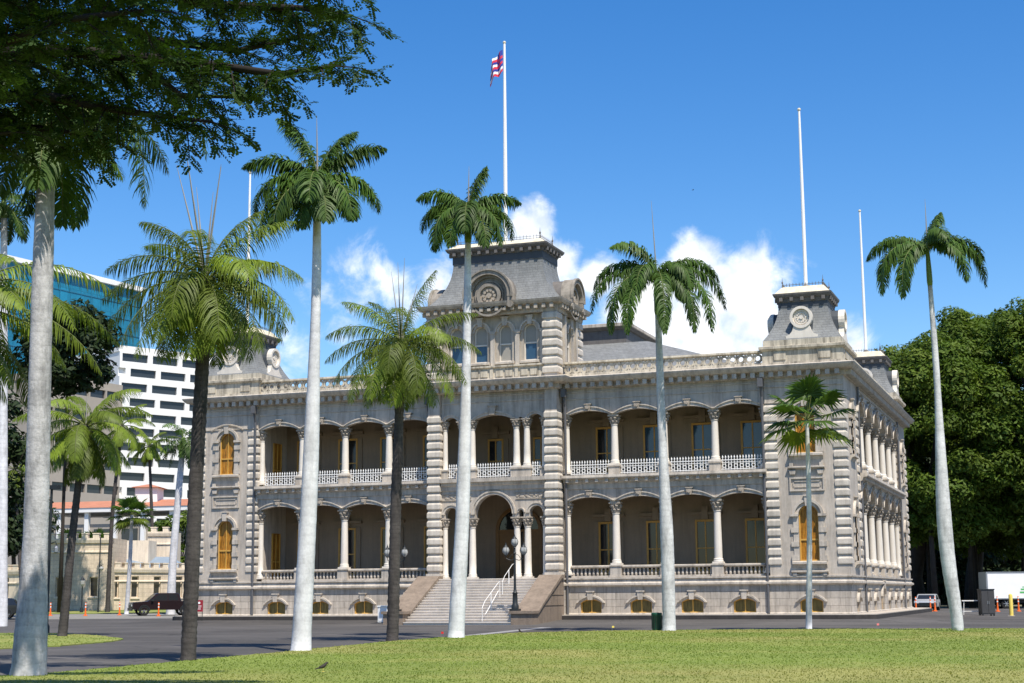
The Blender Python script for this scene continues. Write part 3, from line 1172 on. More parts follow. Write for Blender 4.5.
tr.prism([(-.17, 12.15), (.17, 12.15), (.25, 12.66), (-.25, 12.66)], .05, .31, PF)
tr.box(-.31, .31, .0, .31, 12.66, 12.74, PF)
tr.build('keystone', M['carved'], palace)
sp_ = MB()
random.seed(5)
for s in (-1, 1):        # carved leaf scrolls in the spandrels
    for k in range(15):
        u = s * (1.55 + 1.7 * k / 14)
        sp_.ball((u, -.60, 7.12 + .10 * math.sin(k * 1.9)), .09, 6, 4, (1.3, .5, 1))
    for (a, b, c, d) in ((1.45, 3.40, 6.92, 6.97), (1.40, 3.40, 7.30, 7.35)):
        sp_.box(min(s * a, s * b), max(s * a, s * b), .25, .31, c, d, PF)
sp_.build('spandrel_carving', M['carved'], palace)
for x in (-2.14, -1.46, 1.46, 2.14):
    column(PF, x, .5, 2.16, 5.28, 5.85, .215, palace)
    column(PF, x, .5, 8.86, 11.35, 11.85, .205, palace)
for s in (-1, 1):
    column(PF, s * 3.27, .5, 2.16, 5.28, 5.85, .17, palace, 'half_column')
    column(PF, s * 3.27, .5, 8.6, 11.35, 11.85, .16, palace, 'half_column')
    pd = MB()
    for (a, b) in ((1.15, 2.45), (3.05, 3.45)):
        a, b = min(s * a, s * b), max(s * a, s * b)
        pd.box(a, b, .22, .80, 8.27, 8.76, PF)
        pd.box(a - .05, b + .05, .17, .85, 8.76, 8.86, PF)
    pd.build('pedestal', M['trim'], palace)
railing(PF, -1.15, 1.15, .45, palace)
railing(PF, 2.45, 3.05, .45, palace)
railing(PF, -3.05, -2.45, .45, palace)
ed = MB()
ed.run([(.31, 7.50), (.22, 7.55), (.20, 7.78), (.10, 7.86), (.08, 8.0), (-.08, 8.03), (-.10, 8.26), (.31, 8.27)], -3.42, 3.42, PF)
ed.build('balcony_edge', M['trim'], palace)
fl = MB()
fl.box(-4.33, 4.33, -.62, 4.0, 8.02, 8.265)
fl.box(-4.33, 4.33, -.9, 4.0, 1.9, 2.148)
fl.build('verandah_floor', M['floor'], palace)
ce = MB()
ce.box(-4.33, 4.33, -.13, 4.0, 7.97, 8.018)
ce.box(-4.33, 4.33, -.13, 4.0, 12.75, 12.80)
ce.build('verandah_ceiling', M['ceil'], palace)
sf = MB()
for z in (12.98, 13.35):
    sf.run([(.31, z - .05), (.24, z - .03), (.24, z + .03), (.31, z + .05)], -3.4, 3.4, PF)
sf.build('string_course', M['trim'], palace)
for s in (-1, 1):
    st = MB()
    for z in (12.12, 13.05, 13.40):
        a, b = (TW, W2) if s > 0 else (-W2, -TW)
        st.run([(.01, z - .05), (-.06, z - .03), (-.06, z + .03), (.01, z + .05)], a, b, F)
    st.build('string_course', M['trim'], palace)

# ---- front stair
stair = MB()
NS = 17
for k in range(NS):
    y0 = -6.7 + 5.45 * k / NS
    z1 = -.5 + 2.645 * (k + 1) / NS
    hw = 3.3
    stair.box(-hw, hw, y0, -.92, z1 - 2.645 / NS - (.1 if k == 0 else 0), z1 - .045)
    stair.box(-hw, hw, y0 - .045, -.92, z1 - .045, z1)
fs_ = stair.build('front_stair', M['step'], palace, split=False)
for s in (-1, 1):
    ck = MB()
    A = Fr((0, 0, 0), (0, 1, 0), (1, 0, 0))
    prof = [(-6.75, -.6), (-6.75, .12), (-5.75, .12), (-4.9, .55), (-1.5, 2.12), (-.9, 2.12), (-.9, -.6)]
    x0, x1 = (3.32, 4.55) if s > 0 else (-4.55, -3.32)
    ck.prism(prof, x0, x1, A)
    cop = [(-6.85, .12), (-6.85, .27), (-5.72, .27), (-4.85, .72), (-1.5, 2.33), (-.92, 2.33), (-.92, 2.12), (-1.5, 2.12), (-4.9, .55), (-5.75, .12)]
    ck.prism(cop, x0 - .1, x1 + .1, A)
    for zz in (.55, 1.15):
        ck.box(x1 - .01 if s > 0 else x0 - .03, x1 + .03 if s > 0 else x0 + .01, -4.4 + (zz - .55) * 2.1, -1.0, zz, zz + .04)
    c_ = ck.build('cheek_wall', M['cheek'], fs_)
hr = MB()
for (x) in (1.55,):
    path = [(x, -6.62, -.3), (x, -6.62, .45), (x, -6.2, .82), (x, -4.0, 1.88), (x, -3.75, 1.95), (x, -3.75, 1.0)]
    hr.tube(path, .015, 6)
    hr.tube([(x, -6.3, .1), (x, -6.1, .1), (x, -4.0, 1.40), (x, -3.75, 1.4)], .018, 6)
    hr.tube([(x, -5.2, .2), (x, -5.2, 1.30)], .025, 6)
    path = [(x, -3.3, 1.05), (x, -3.3, 1.95), (x, -2.9, 2.28), (x, -1.6, 2.95), (x, -1.2, 3.05), (x, -1.2, 2.1)]
    hr.tube(path, .015, 6)
    hr.tube([(x, -2.2, 1.65), (x, -2.2, 2.64)], .025, 6)
hr.build('handrail', M['white_paint'], fs_)

# ---- cornice, brackets, parapets
co = MB()
sweep(co, OUT, [(-.45, 13.55), (.04, 13.55), (.10, 13.60), (.12, 13.84), (.55, 13.92), (.62, 13.98), (.74, 14.12), (.78, 14.22), (.70, 14.27), (-.45, 14.31)])


def brackets(fr, ua, ub, w=0.0):
    n = int((ub - ua) / .53)
    for k in range(n):
        u = ua + (ub - ua) * (k + .5) / n
        co.prism([(u - .13, 13.60), (u + .13, 13.60), (u + .13, 13.90), (u - .13, 13.90)], w - .48, w - .1, fr)


brackets(F, -W2, -4.5)
brackets(F, 4.5, W2)
brackets(F, -4.3, 4.3, -.9)
brackets(SR, 0, DEP)
co.build('cornice', M['trim'], palace)
tb = MB()
tb.box(-W2 + .3, W2 - .3, .4, DEP - .3, 13.9, 14.25)
tb.build('roof_deck', M['lead'], palace)


def pierced(fr, ua, ub, w, parent):
    mb = MB()
    mb.run([(w - .16, 14.27), (w + .16, 14.27), (w + .13, 14.55), (w - .13, 14.55)], ua, ub, fr)
    mb.run([(w - .12, 15.10), (w + .12, 15.10), (w + .19, 15.16), (w + .17, 15.27), (w - .17, 15.27), (w - .19, 15.16)], ua, ub, fr)
    n = max(2, int(round((ub - ua) / .50)))
    p = (ub - ua) / n
    for k in range(n):
        u = ua + p * (k + .5)
        mb.ring(u, 14.825, .15, .275, w - .075, w + .075, fr, 14)
        for s in (-1, 1):
            pass
        if k < n - 1:
            mb.box(u + p / 2 - .035, u + p / 2 + .035, w - .07, w + .07, 14.55, 14.72, fr)
            mb.box(u + p / 2 - .035, u + p / 2 + .035, w - .07, w + .07, 14.93, 15.10, fr)
            mb.disc(u + p / 2, 14.70, .075, w - .06, w + .06, fr, 8)
            mb.disc(u + p / 2, 14.95, .075, w - .06, w + .06, fr, 8)
    return mb.build('parapet', M['parapet'], parent)


pierced(F, -TW + .1, -10.6, .25, palace)
pierced(F, -10.55, -4.4, .25, palace)
pierced(F, 4.4, 10.55, .25, palace)
pierced(F, 10.6, TW - .1, .25, palace)
for a in (5.4, 12.6, 19.8):
    pierced(SR, a, min(a + 7.1, DEP - 5.4), .25, palace)

# tower blocks at parapet level and corner tower roofs
TC = [(19.06, 2.3), (-19.06, 2.3), (19.06, DEP - 2.3), (-19.06, DEP - 2.3)]


def corner_roof(cx, cy):
    mb = MB()
    h = 2.35
    sweep_p = rect(cx - h, cx + h, cy - h, cy + h)
    mb.box(cx - h, cx + h, cy - h, cy + h, 14.2, 15.25)
    sweep(mb, sweep_p, [(-.3, 14.2), (.08, 14.2), (.08, 14.48), (-.3, 14.52)])
    sweep(mb, sweep_p, [(-.3, 15.14), (.06, 15.18), (.17, 15.28), (.17, 15.42), (.02, 15.46), (-.3, 15.47)])
    for s in (-1, 1):
        mb.box(cx + s * 1.3 - .35, cx + s * 1.3 + .35, cy - h - .05, cy - h + .01, 14.62, 15.06)
        mb.box(cx + s * (h + .02) - .03, cx + s * (h + .02) + .03, cy - 1.5, cy + 1.5, 14.62, 15.06)
    mb.box(cx - h + .06, cx + h - .06, cy - h + .06, cy + h - .06, 15.45, 15.80)
    base = mb.build('tower_parapet', M['parapet'], palace)
    rf = MB()
    prev = None
    N = 9
    for k in range(N + 1):
        t = k / N
        z = 15.80 + 2.40 * t
        hw = 1.42 + .86 * (1 - t) ** 2.1
        if prev:
            rf.frustum((cx - prev[1], cx + prev[1], cy - prev[1], cy + prev[1]), prev[0], (cx - hw, cx + hw, cy - hw, cy + hw), z)
        prev = (z, hw)
    roof = rf.build('tower_roof', M['slate'], palace)
    bd = MB()
    bd.box(cx - 1.46, cx + 1.46, cy - 1.46, cy + 1.46, 17.86, 18.20)
    bd.build('roof_band', M['slate_dark'], roof)
    cn = MB()
    sq = rect(cx - 1.42, cx + 1.42, cy - 1.42, cy + 1.42)
    sweep(cn, sq, [(-.4, 18.16), (.06, 18.16), (.10, 18.36), (.22, 18.46), (.29, 18.58), (.31, 18.68), (-.4, 18.74)])
    for s in (-1, 1):
        for k in range(5):
            v = -1.25 + 2.5 * k / 4
            cn.box(cx + v - .1, cx + v + .1, cy + s * 1.54 - .12, cy + s * 1.54 + .12, 18.22, 18.44)
            cn.box(cx + s * 1.54 - .12, cx + s * 1.54 + .12, cy + v - .1, cy + v + .1, 18.22, 18.44)
    cn.build('tower_cornice', M['lead'], roof)
    cp = MB()
    cp.frustum((cx - 1.62, cx + 1.62, cy - 1.62, cy + 1.62), 18.70, (cx - 1.22, cx + 1.22, cy - 1.22, cy + 1.22), 19.14)
    cp.build('roof_cap', M['cap'], roof)
    fi = MB()
    for sx in (-1, 1):
        for sy in (-1, 1):
            x, y = cx + sx * 1.2, cy + sy * 1.2
            fi.lathe([(.05, 19.12), (.02, 19.35), (.06, 19.42), (.02, 19.5), (.005, 19.75)], (x, y), 6)
    for s in (-1, 1):
        for a in range(13):
            v = -1.15 + 2.3 * a / 12
            for (x, y) in ((cx + v, cy + s * 1.2), (cx + s * 1.2, cy + v)):
                fi.box(x - .012, x + .012, y - .012, y + .012, 19.12, 19.36)
        fi.box(cx - 1.2, cx + 1.2, cy + s * 1.2 - .012, cy + s * 1.2 + .012, 19.25, 19.275)
        fi.box(cx + s * 1.2 - .012, cx + s * 1.2 + .012, cy - 1.2, cy + 1.2, 19.25, 19.275)
    fi.build('cresting', M['lead'], roof)
    for (U, W) in (((1, 0, 0), (0, 1, 0)), ((0, 1, 0), (-1, 0, 0)), ((-1, 0, 0), (0, -1, 0)), ((0, -1, 0), (1, 0, 0))):
        fr = Fr((cx, cy, 0), U, W)
        w0 = -2.22
        d = MB()
        d.prism([(-.93, 15.80), (.93, 15.80), (.93, 16.02), (.72, 16.10), (.55, 16.30), (.46, 16.62), (-.46, 16.62), (-.55, 16.30), (-.72, 16.10), (-.93, 16.02)], w0, w0 + .35, fr)
        d.ring(0, 17.10, .50, .66, w0 - .06, w0 + .30, fr, 22)
        d.ring(0, 17.10, .36, .41, w0 + .06, w0 + .13, fr, 18)
        d.disc(0, 17.10, .52, w0 + .10, w0 + .26, fr, 20)
        for k in range(12):
            a = math.pi * k / 6
            d.disc(.26 * math.cos(a), 17.10 + .26 * math.sin(a), .055, w0 + .05, w0 + .12, fr, 6)
        d.disc(0, 17.10, .12, w0 + .03, w0 + .12, fr, 10)
        d.build('medallion', M['column'], roof)
        b = MB()
        b.prism([(-.60, 16.0), (.60, 16.0)] + [(.62 * math.cos(math.pi * k / 10), 17.10 + .64 * math.sin(math.pi * k / 10)) for k in range(11)], w0 + .31, -1.0, fr)
        b.build('dormer', M['slate_dark'], roof)


for c in TC:
    corner_roof(*c)

# ---- main roof behind the parapet
rf = MB()
rf.frustum((-17.5, 17.5, 3.6, 28.4), 14.26, (-6.5, 6.5, 12.2, 19.8), 18.3)
rf.build('main_roof', M['slate'], palace)
mo = MB()
mo.box(-5.0, 5.0, 12.3, 19.7, 18.2, 19.4)
sweep(mo, rect(-5.0, 5.0, 12.3, 19.7), [(-.3, 19.2), (.1, 19.25), (.3, 19.42), (.3, 19.6), (-.3, 19.68)])
mo.box(-4.8, 4.8, 12.5, 19.5, 19.6, 19.75)
mo.build('roof_monitor', M['lead'], palace)
mt_ = MB()
sweep(mt_, rect(-5.0, 5.0, 12.3, 19.7), [(.301, 19.43), (.36, 19.46), (.36, 19.66), (.301, 19.69)])
mt_.build('monitor_cornice', M['trim'], palace)
# ---- centre tower
CX0, CX1, CY0, CY1 = -4.3, 4.3, -.5, 4.2
cw_ = MB()
cols = [(u, .44, [(15.45, 17.32, .44)]) for u in (-2.46, -.82, .82, 2.46)]
wall_cols(cw_, -3.45, 3.45, 14.2, 18.75, cols, CY0, CY0 + .4, F)
TR = Fr((CX1, 0, 0), (0, 1, 0), (-1, 0, 0))
TL = Fr((CX0, 0, 0), (0, 1, 0), (1, 0, 0))
for fr in (TR, TL):
    wall_cols(cw_, .35, 3.4, 14.2, 18.75, [(1.9, .40, [(15.45, 17.32, .40)])], .1, .5, fr)
cw_.box(CX0 + .1, CX1 - .1, CY1 - .4, CY1 - .05, 14.2, 18.75)
cw_.build('centre_tower_wall', M['grey_stucco'], palace)
q = MB()
for (a, b) in ((-4.3, -3.45), (3.45, 4.3)):
    for (c, d) in ((-.9, -.05), (3.4, 4.2)):
        q.box(a + .02, b - .02, c + .02, d - .02, 14.2, 18.8)
        quoin_chain(q, a, b, c, d, 14.4, 18.35)
q.build('quoins', M['quoin'], palace)
for i, u in enumerate((-2.46, -.82, .82, 2.46)):
    window(palace, Fr((0, CY0, 0)), u, .44, 15.45, 17.32, .44, .18, M['column'], M['blind'], hood=.26, jamb=False, sill=.62, mull=False, cross=.52, lower=M['blind'] if i == 2 else M['glass_blue'])
for fr in (TR, TL):
    window(palace, Fr(fr.o + fr.W * .1, fr.U, fr.W), 1.9, .40, 15.45, 17.32, .40, .2, M['column'], M['glass'], hood=.26, jamb=False, sill=.6, mull=False, cross=.52)
pi_ = MB()
for u in (-3.28, -1.64, 0, 1.64, 3.28):
    pi_.box(u - .14, u + .14, CY0 - .14, CY0 + .02, 15.2, 17.4)
    pi_.box(u - .18, u + .18, CY0 - .18, CY0 + .02, 17.2, 17.34)
for v in (.75, 3.05):
    for sx in (-1, 1):
        pi_.box(sx * 4.26 - .1, sx * 4.26 + .1, v - .14, v + .14, 15.2, 18.3)
pi_.build('pilasters', M['trim'], palace)
pp = MB()
pp.box(-3.45, 3.45, -.78, -.5, 14.27, 15.05)
pp.run([(-.80, 15.02), (-.92, 15.08), (-.92, 15.18), (-.5, 15.24)], -3.45, 3.45)
for u in (-2.46, -.82, .82, 2.46):
    pp.box(u - .55, u - .08, -.83, -.775, 14.50, 14.88)
    pp.box(u + .08, u + .55, -.83, -.775, 14.50, 14.88)
    pp.box(u + .72, u + .92, -.86, -.775, 14.42, 15.02) if u < 2 else None
for sx in (-1, 1):
    pp.box(sx * 4.0 - .3, sx * 4.0 + .3, -.05, 3.4, 14.27, 15.2)
pp.build('pavilion_parapet', M['parapet'], palace)
tcn = MB()
CR_ = rect(CX0, CX1, -.9, CY1)
sweep(tcn, CR_, [(-.5, 18.35), (.04, 18.35), (.08, 18.55), (.10, 18.78), (.40, 18.86), (.50, 19.0), (.54, 19.12), (-.5, 19.22)])
tcn.box(CX0 + .3, CX1 - .3, -.6, CY1 - .3, 18.7, 19.2)
for k in range(17):
    u = -4.1 + 8.2 * k / 16
    tcn.box(u - .11, u + .11, -1.28, -.98, 18.56, 18.82)
    if k < 10:
        v = -.7 + 4.7 * k / 9
        for s in (-1, 1):
            tcn.box(s * 4.52 - .16, s * 4.52 + .16, v - .1, v + .1, 18.56, 18.82)
tcn.build('centre_tower_cornice', M['grey_stucco'], palace)
rf = MB()
N = 11
prev = None
for k in range(N + 1):
    t = k / N
    z = 19.20 + 3.35 * t
    e = (1 - t) ** 2.6
    r_ = (-(3.0 + 1.35 * e), 3.0 + 1.35 * e, .35 - 1.1 * e, 3.2 + 1.0 * e)
    if prev:
        rf.frustum(prev[1], prev[0], r_, z)
    prev = (z, r_)
croof = rf.build('centre_roof', M['slate'], palace)
bd = MB()
bd.box(-3.05, 3.05, .30, 3.25, 22.02, 22.54)
bd.build('roof_band', M['slate_dark'], croof)
cn = MB()
sweep(cn, rect(-3.02, 3.02, .33, 3.22), [(-.4, 22.50), (.06, 22.50), (.12, 22.68), (.30, 22.78), (.38, 22.90), (.40, 23.0), (-.4, 23.08)])
for k in range(11):
    u = -2.85 + 5.7 * k / 10
    cn.box(u - .1, u + .1, .02, .24, 22.54, 22.77)
for k in range(5):
    v = .5 + 2.5 * k / 4
    for s in (-1, 1):
        cn.box(s * 3.2 - .14, s * 3.2 + .14, v - .1, v + .1, 22.54, 22.77)
cn.build('roof_cornice', M['lead'], croof)
cp = MB()
cp.frustum((-3.3, 3.3, .05, 3.5), 23.02, (-2.85, 2.85, .5, 3.05), 23.34)
cp.build('roof_cap', M['cap'], croof)
fi = MB()
for (x0, x1, y0, y1) in ((-2.8, 2.8, .55, .55), (-2.8, 2.8, 3.0, 3.0), (-2.8, -2.8, .55, 3.0), (2.8, 2.8, .55, 3.0)):
    L = max(x1 - x0, y1 - y0)
    n = int(L / .22)
    for z in (23.38, 23.52):
        fi.box(x0 - .01, x1 + .01, y0 - .01, y1 + .01, z, z + .02)
    for k in range(n + 1):
        x, y = x0 + (x1 - x0) * k / n, y0 + (y1 - y0) * k / n
        fi.box(x - .009, x + .009, y - .009, y + .009, 23.32, 23.64)
for sx in (-1, 1):
    for y in (.55, 3.0):
        fi.lathe([(.06, 23.32), (.03, 23.6), (.07, 23.7), (.02, 23.8), (.005, 24.05)], (sx * 2.8, y), 6)
fi.build('cresting', M['lead'], croof)
# hooded dormers with round panels: front and both flanks
for (U, W, o, r, zc, back) in (((1, 0, 0), (0, 1, 0), (0, -1.28, 0), 1.35, 19.55, 2.6), ((0, 1, 0), (-1, 0, 0), (4.62, 1.9, 0), 1.0, 19.55, 1.9), ((0, -1, 0), (1, 0, 0), (-4.62, 1.9, 0), 1.0, 19.55, 1.9)):
    fr = Fr(o, U, W)
    d = MB()
    d.ring(0, zc, r - .05, r + .24, -.22, .55, fr, 20, -.12, math.pi + .12)
    d.ring(0, zc, r + .20, r + .30, -.30, -.12, fr, 20, -.12, math.pi + .12)
    d.ring(0, zc, r - .2, r - .02, .06, .5, fr, 20, -.1, math.pi + .1)
    for s in (-1, 1):
        u = s * (r + .11)
        d.box(u - .15, u + .15, -.20, .55, zc - .62, zc - .10, fr)
        d.disc(s * (r + .14), zc - .68, .20, -.26, .5, fr, 12)
    d.box(-r, r, .22, .6, 18.5, zc, fr)
    d.prism([(-r, zc)] + [(-r * math.cos(math.pi * k / 16), zc + r * math.sin(math.pi * k / 16)) for k in range(1, 16)] + [(r, zc)], .22, .6, fr)
    d.ring(0, zc, .58, .80, .0, .24, fr, 22)
    d.ring(0, zc, .86, .95, .10, .24, fr, 22)
    d.ring(0, zc - .1, 1.10, 1.22, .0, .24, fr, 20, math.pi * 1.14, math.pi * 1.86)
    d.build('dormer_front', M['weathered'], croof)
    c_ = MB()
    c_.disc(0, zc, .60, .16, .24, fr, 20)
    for k in range(10):
        a = 2 * math.pi * k / 10
        c_.disc(.36 * math.cos(a), zc + .36 * math.sin(a), .10, .07, .2, fr, 7)
    c_.disc(0, zc, .16, .02, .2, fr, 10)
    c_.build('medallion', M['carved'], croof)
    b = MB()
    b.ring(0, zc, r - .3, r + .18, .551, back, fr, 20, 0, math.pi)
    b.build('dormer', M['lead'], croof)

# drain pipes in the corners
dp = MB()
for x in (-TW + .02 - .16, -4.52, 4.52, TW - .14):
    y = -.06
    dp.tube([(x, y - .35, 13.5), (x, y - .3, 13.1), (x, y - .05, 12.5), (x, y - .05, 1.4), (x, y - .05, 0)], .075, 8)
    dp.box(x - .15, x + .15, y - .48, y - .15, 13.05, 13.55)
for yv in (5.35, DEP - 5.35):
    dp.tube([(W2 + .1, yv, 13.5), (W2 + .1, yv, 0)], .07, 8)
dp.build('drain_pipe', M['pipe'], palace)


# ---- flagpoles and flag
def flagpole(x, y, z0, z1, r, label):
    t = thing('flagpole', label, 'flagpole', (x, y, z0), 0, 'flagpoles on the palace towers')
    mb = MB()
    h = z1 - z0
    mb.lathe([(r * 1.3, 0), (r, .3), (r, h * .4), (r * .6, h)], (0, 0), 8)
    mb.build('pole', M['white_paint'], t, smooth=True)
    mb = MB()
    mb.ball((0, 0, h + .08), .11, 8, 6)
    mb.build('finial', M['cap'], t)
    mb = MB()
    mb.lathe([(.3, 0), (.3, .12), (.16, .3), (.12, .35)], (0, 0), 8)
    mb.build('base', M['lead'], t)
    return t


flagpole(0, 1.9, 23.32, 37.0, .13, 'tall white flagpole flying the flag on the centre tower roof')
flagpole(19.06, 2.3, 19.10, 30.3, .11, 'white bare flagpole on the front right corner tower with the round medallion')
flagpole(19.06, DEP - 2.3, 19.10, 30.3, .11, 'more distant bare flagpole on the rear right corner tower')
flagpole(-19.06, 2.3, 19.10, 30.2, .11, 'white bare flagpole on the front left corner tower, behind palm fronds')
fl = thing('flag', 'limp red, white and blue striped flag at the top of the centre pole', 'flag', (0, 1.9, 36.6))
STR = ['white_cloth', 'red_cloth', 'blue_cloth', 'white_cloth', 'red_cloth', 'blue_cloth', 'white_cloth', 'red_cloth']
NU = 16


def flag_pt(s, t):       # s along the fly 0..1, t down the hoist 0..1
    x = -.13 - .90 * s + .10 * math.sin(s * 9 + t * 2) * s
    y = -.28 * math.sin(s * 10 + 1.2 * t) * s ** .5
    z = -1.45 * t - .85 * s ** 1.2 - .12 * math.sin(s * 7) * t
    return (x, y, z)


for k, mname in enumerate(STR):
    mb = MB()
    vs = []
    for i in range(NU + 1):
        for j in range(2):
            vs.append(flag_pt(i / NU, (k + j) / 8))
    mb.add(vs, [(2 * i, 2 * i + 2, 2 * i + 3, 2 * i + 1) for i in range(NU) if not (k < 4 and i < 7)])
    mb.build('stripe', M[mname], fl, fix=False, smooth='all')
mb = MB()
vs = [flag_pt(i / NU, j / 8) for i in range(8) for j in range(5)]
mb.add(vs, [(5 * i + j, 5 * i + 5 + j, 5 * i + 6 + j, 5 * i + j + 1) for i in range(7) for j in range(4) if not (j == 2 or i == 3)])
mb.build('canton', M['blue_cloth'], fl, fix=False, smooth='all')
mb = MB()
mb.add(vs, [(5 * i + j, 5 * i + 5 + j, 5 * i + 6 + j, 5 * i + j + 1) for i in range(7) for j in range(4) if (j == 2 or i == 3)])
mb.build('canton_cross', M['red_cloth'], fl, fix=False, smooth='all')


# ------------------------------------------------------------------ vegetation builders
RT = Vector((math.cos(.3492), math.sin(.3492), 0))      # level axes used for far things
FW_ = Vector((-math.sin(.3492), math.cos(.3492), 0))


def pos(px, D, z):
    p = CAM + ray(px, 597) * D
    return Vector((p[0], p[1], z))


def two_mat(o, m2, start):
    o.data.materials.append(m2)
    idx = np.zeros(len(o.data.polygons), np.int32)
    idx[start:] = 1
    o.data.polygons.foreach_set('material_index', idx)


def frond(az, el, L, droop, rng, lmax=.55, nst=46, hang=.55, plume=.0, base=.14, wid=.05, r0=.035, twist=0., side_curve=0.):
    """a pinnate palm leaf starting at the origin; returns verts, quads, first rachis quad index"""
    N = 16
    P = [np.zeros(3)]
    ds = L / N
    T = []
    for i in range(N):
        s = (i + .5) / N
        e = max(el - droop * s ** 1.1, -1.5)
        a = az + side_curve * s
        t = np.array([math.cos(e) * math.cos(a), math.cos(e) * math.sin(a), math.sin(e)])
        T.append(t)
        P.append(P[-1] + t * ds)
    T.append(T[-1])
    P = np.array(P)
    T = np.array(T)
    V, Q = [], []
    g = np.array([0, 0, -1.])
    for k in range(nst):
        s = base + (1 - base) * (k + rng.random() * .6) / nst
        x = s * N
        i = min(int(x), N - 1)
        p = P[i] + (P[i + 1] - P[i]) * (x - i)
        t = T[i]
        sd = np.cross(t, g)
        nn = np.linalg.norm(sd)
        sd = sd / nn if nn > 1e-3 else np.array([1, 0, 0.])
        up = np.cross(sd, t)
        q = (s - base) / (1 - base)
        ll = lmax * (.45 + .55 * math.sin(math.pi * min(q * .9 + .12, 1)) ** .8) * (1 if q < .8 else 1 - .5 * (q - .8) / .2)
        for sg in (-1, 1):
            l = ll * rng.uniform(.82, 1.1)
            fwd = .35 + .5 * q + rng.uniform(-.1, .1)
            lift = rng.uniform(-plume, plume) + .22
            d = sd * sg + t * fwd + up * lift
            d /= np.linalg.norm(d)
            d2 = d + g * hang * (.7 + .6 * rng.random())
            d2 /= np.linalg.norm(d2)
            d3 = d2 + g * hang * 1.3
            d3 /= np.linalg.norm(d3)
            a0 = p
            a1 = p + d * l * .35
            a2 = a1 + d2 * l * .35
            a3 = a2 + d3 * l * .35
            w = np.cross(d, up)
            w = w / (np.linalg.norm(w) + 1e-9) * wid * .5 * rng.uniform(.8, 1.2)
            b = len(V)
            V += [a0 - w * .5, a0 + w * .5, a1 - w, a1 + w, a2 - w * .8, a2 + w * .8, a3 - w * .12, a3 + w * .12]
            Q += [(b, b + 1, b + 3, b + 2), (b + 2, b + 3, b + 5, b + 4), (b + 4, b + 5, b + 7, b + 6)]
    st = len(Q)
    b = len(V)
    for i in range(N + 1):
        t = T[i]
        sd = np.cross(t, g)
        sd = sd / (np.linalg.norm(sd) + 1e-6)
        up = np.cross(sd, t)
        r = r0 * (1 - .85 * i / N)
        V += [P[i] + sd * r, P[i] + up * r, P[i] - sd * r, P[i] - up * r]
    for i in range(N):
        for k in range(4):
            k2 = (k + 1) % 4
            Q.append((b + 4 * i + k, b + 4 * i + k2, b + 4 * i + 4 + k2, b + 4 * i + 4 + k))
    return V, Q, st


def trunk_mesh(path, rad, seg=14, ringed=0.0, rng=None, step=.16):
    """smooth path through points with ring bumps"""
    P = [Vector(p) for p in path]
    n = len(P)
    tot = sum((P[i + 1] - P[i]).length for i in range(n - 1))
    m = max(8, int(tot / step))
    pts, rr = [], []
    cum = [0]
    for i in range(n - 1):
        cum.append(cum[-1] + (P[i + 1] - P[i]).length)

    def cat(i, f, arr):
        a, b, c, d = arr[max(i - 1, 0)], arr[i], arr[i + 1], arr[min(i + 2, n - 1)]
        return b * 1.0 + ((c - a) * f + (a * 2 - b * 5 + c * 4 - d) * f * f + (b * 3 - a - c * 3 + d) * f ** 3) * .5
    for k in range(m + 1):
        d = tot * k / m
        i = 0
        while i < n - 2 and cum[i + 1] < d:
            i += 1
        f = (d - cum[i]) / max(cum[i + 1] - cum[i], 1e-6)
        pts.append(cat(i, f, P))
        r = rad[i] + (rad[i + 1] - rad[i]) * (f * f * (3 - 2 * f))
        r *= 1 + (ringed * (1 if k % 2 else -1)) + (rng.uniform(-ringed, ringed) * .6 if rng else 0)
        rr.append(r)
    mb = MB()
    mb.tube(pts, rr, seg)
    return mb


